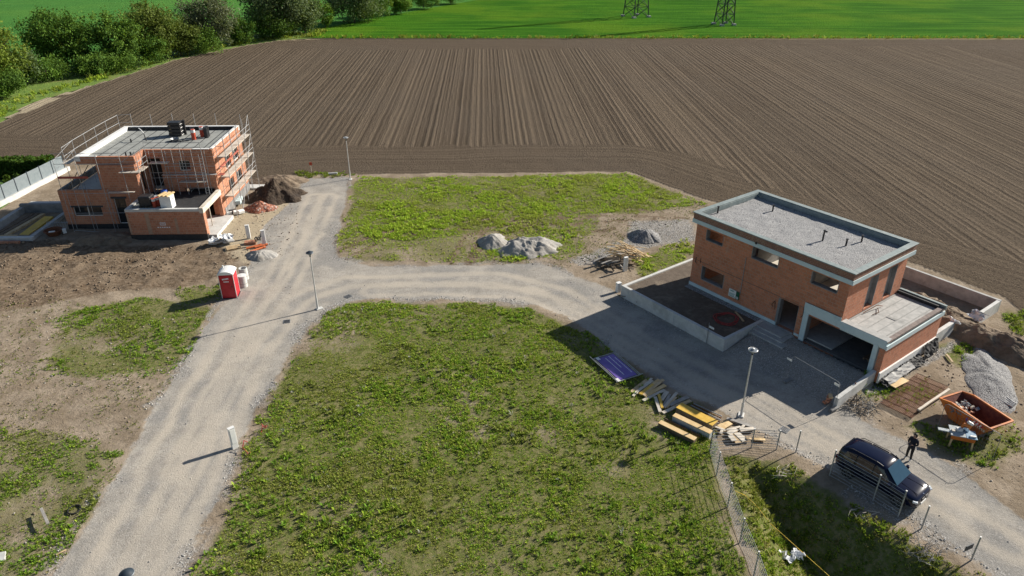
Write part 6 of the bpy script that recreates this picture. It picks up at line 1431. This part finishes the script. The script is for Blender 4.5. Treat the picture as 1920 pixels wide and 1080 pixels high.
def stones(name, label, polys, dens, size, seed, cols, weight=None, zf=hz):
    g_ = np.random.default_rng(seed); xs_ = []
    for poly, mul in polys:
        a = np.array(poly); x0, y0 = a.min(0); x1, y1 = a.max(0); n = int((x1-x0)*(y1-y0)*dens*mul); x = x0+g_.random(n)*(x1-x0); y = y0+g_.random(n)*(y1-y0)
        ok = pip(x, y, poly)
        if weight is not None: ok &= g_.random(n) < weight(x, y)
        xs_.append(np.stack([x, y], -1)[ok])
    xy = np.concatenate(xs_); n = len(xy); z = zf(xy[:, 0], xy[:, 1]); s = size*(.45+1.3*g_.random(n)**3)
    O8 = np.array([(1,0,0),(0,1,0),(-1,0,0),(0,-1,0),(0,0,.8),(0,0,-.8)]); F8 = np.array([(0,1,4),(1,2,4),(2,3,4),(3,0,4),(1,0,5),(2,1,5),(3,2,5),(0,3,5)])
    a = g_.random(n)*6.28; ca, sa = np.cos(a), np.sin(a); v = O8[None]*(.6+.8*g_.random((n, 6, 1)))*s[:, None, None]
    x = v[..., 0]*ca[:, None]-v[..., 1]*sa[:, None]; y = v[..., 0]*sa[:, None]+v[..., 1]*ca[:, None]
    Vv = np.stack([x+xy[:, 0, None], y+xy[:, 1, None], v[..., 2]+z[:, None]+s[:, None]*.3], -1).reshape(-1, 3)
    idx = (F8[None]+(np.arange(n)*6)[:, None, None]).reshape(-1, 3); cols = np.array(cols); c_ = cols[g_.integers(0, len(cols), n)]*(.75+.5*g_.random(n))[:, None]
    m = bpy.data.materials.get('loose_stone')
    if not m:
        m, t_, b_ = newmat('loose_stone'); a_ = N(t_, 'ShaderNodeAttribute', attribute_name='Col'); t_.links.new(a_.outputs['Color'], b_.inputs['Base Color']); b_.inputs['Roughness'].default_value = .9
    o = fastmesh(name, Vv, 3, m, None, np.repeat(c_, 6, 0), quadidx=idx); return tag(o, label, 'stones', None, 'stuff')
GREY = [(.42,.41,.39),(.5,.49,.46),(.34,.33,.32),(.58,.56,.53)]
def redge(x, y):
    r = soft(x, y, ROAD, .5, 4); r2 = soft(x, y, ROAD, 1.1, 6, .4, 3); return np.clip(r2*(1-r2)*4, 0, 1)*np.clip((fbm(x, y, .3, 4, 1)-.4)*6, .03, 1)+.012*(r > .9)
xsA = PP((60,1085),(190,900),(330,660),(460,500),(500,430),(640,340),(660,350),(630,480),(720,505),(1000,500),(1160,560),(1360,660),(1560,760),(1920,960),(1920,1080),(1830,1060),(1440,830),(1340,780),(1100,640),(980,570),(650,560),(560,650),(480,780),(420,920),(350,1085))
stones('road_stones', 'loose pale crushed stones scattered along the shoulders of the gravel road', [(xsA, 1.0)], 60, .034, 21, GREY, redge)
stones('road_stones', 'loose grey stones on the pale patch left of the brick house and along its garage', [(GRAV, .6),(GRAV2, 1.2)], 40, .035, 22, GREY)
stones('soil_clods', 'brown soil clods on the churned ground before the scaffolded house', [(MUD, 1.0)], 9, .07, 23, [(.15,.11,.075),(.22,.165,.12),(.12,.085,.055),(.27,.21,.15)], lambda x, y: np.clip((fbm(x, y, .5, 3)-.35)*5, .05, 1))
stones('soil_clods', 'small clods and stones on the bare ground beside the roads', [(SPARSE, .5),(PP((640,400),(700,335),(1320,385),(1290,410),(1100,500),(640,492)), .7),(PP((1600,700),(1800,640),(1920,640),(1920,960),(1780,860),(1640,790)), 1.0),(SANDY, 1.0)], 6, .05, 24, [(.2,.155,.11),(.27,.22,.165),(.36,.33,.29)])
HF = [(-14,76),(40,76),(40,110),(-60,110),(-60,80)]
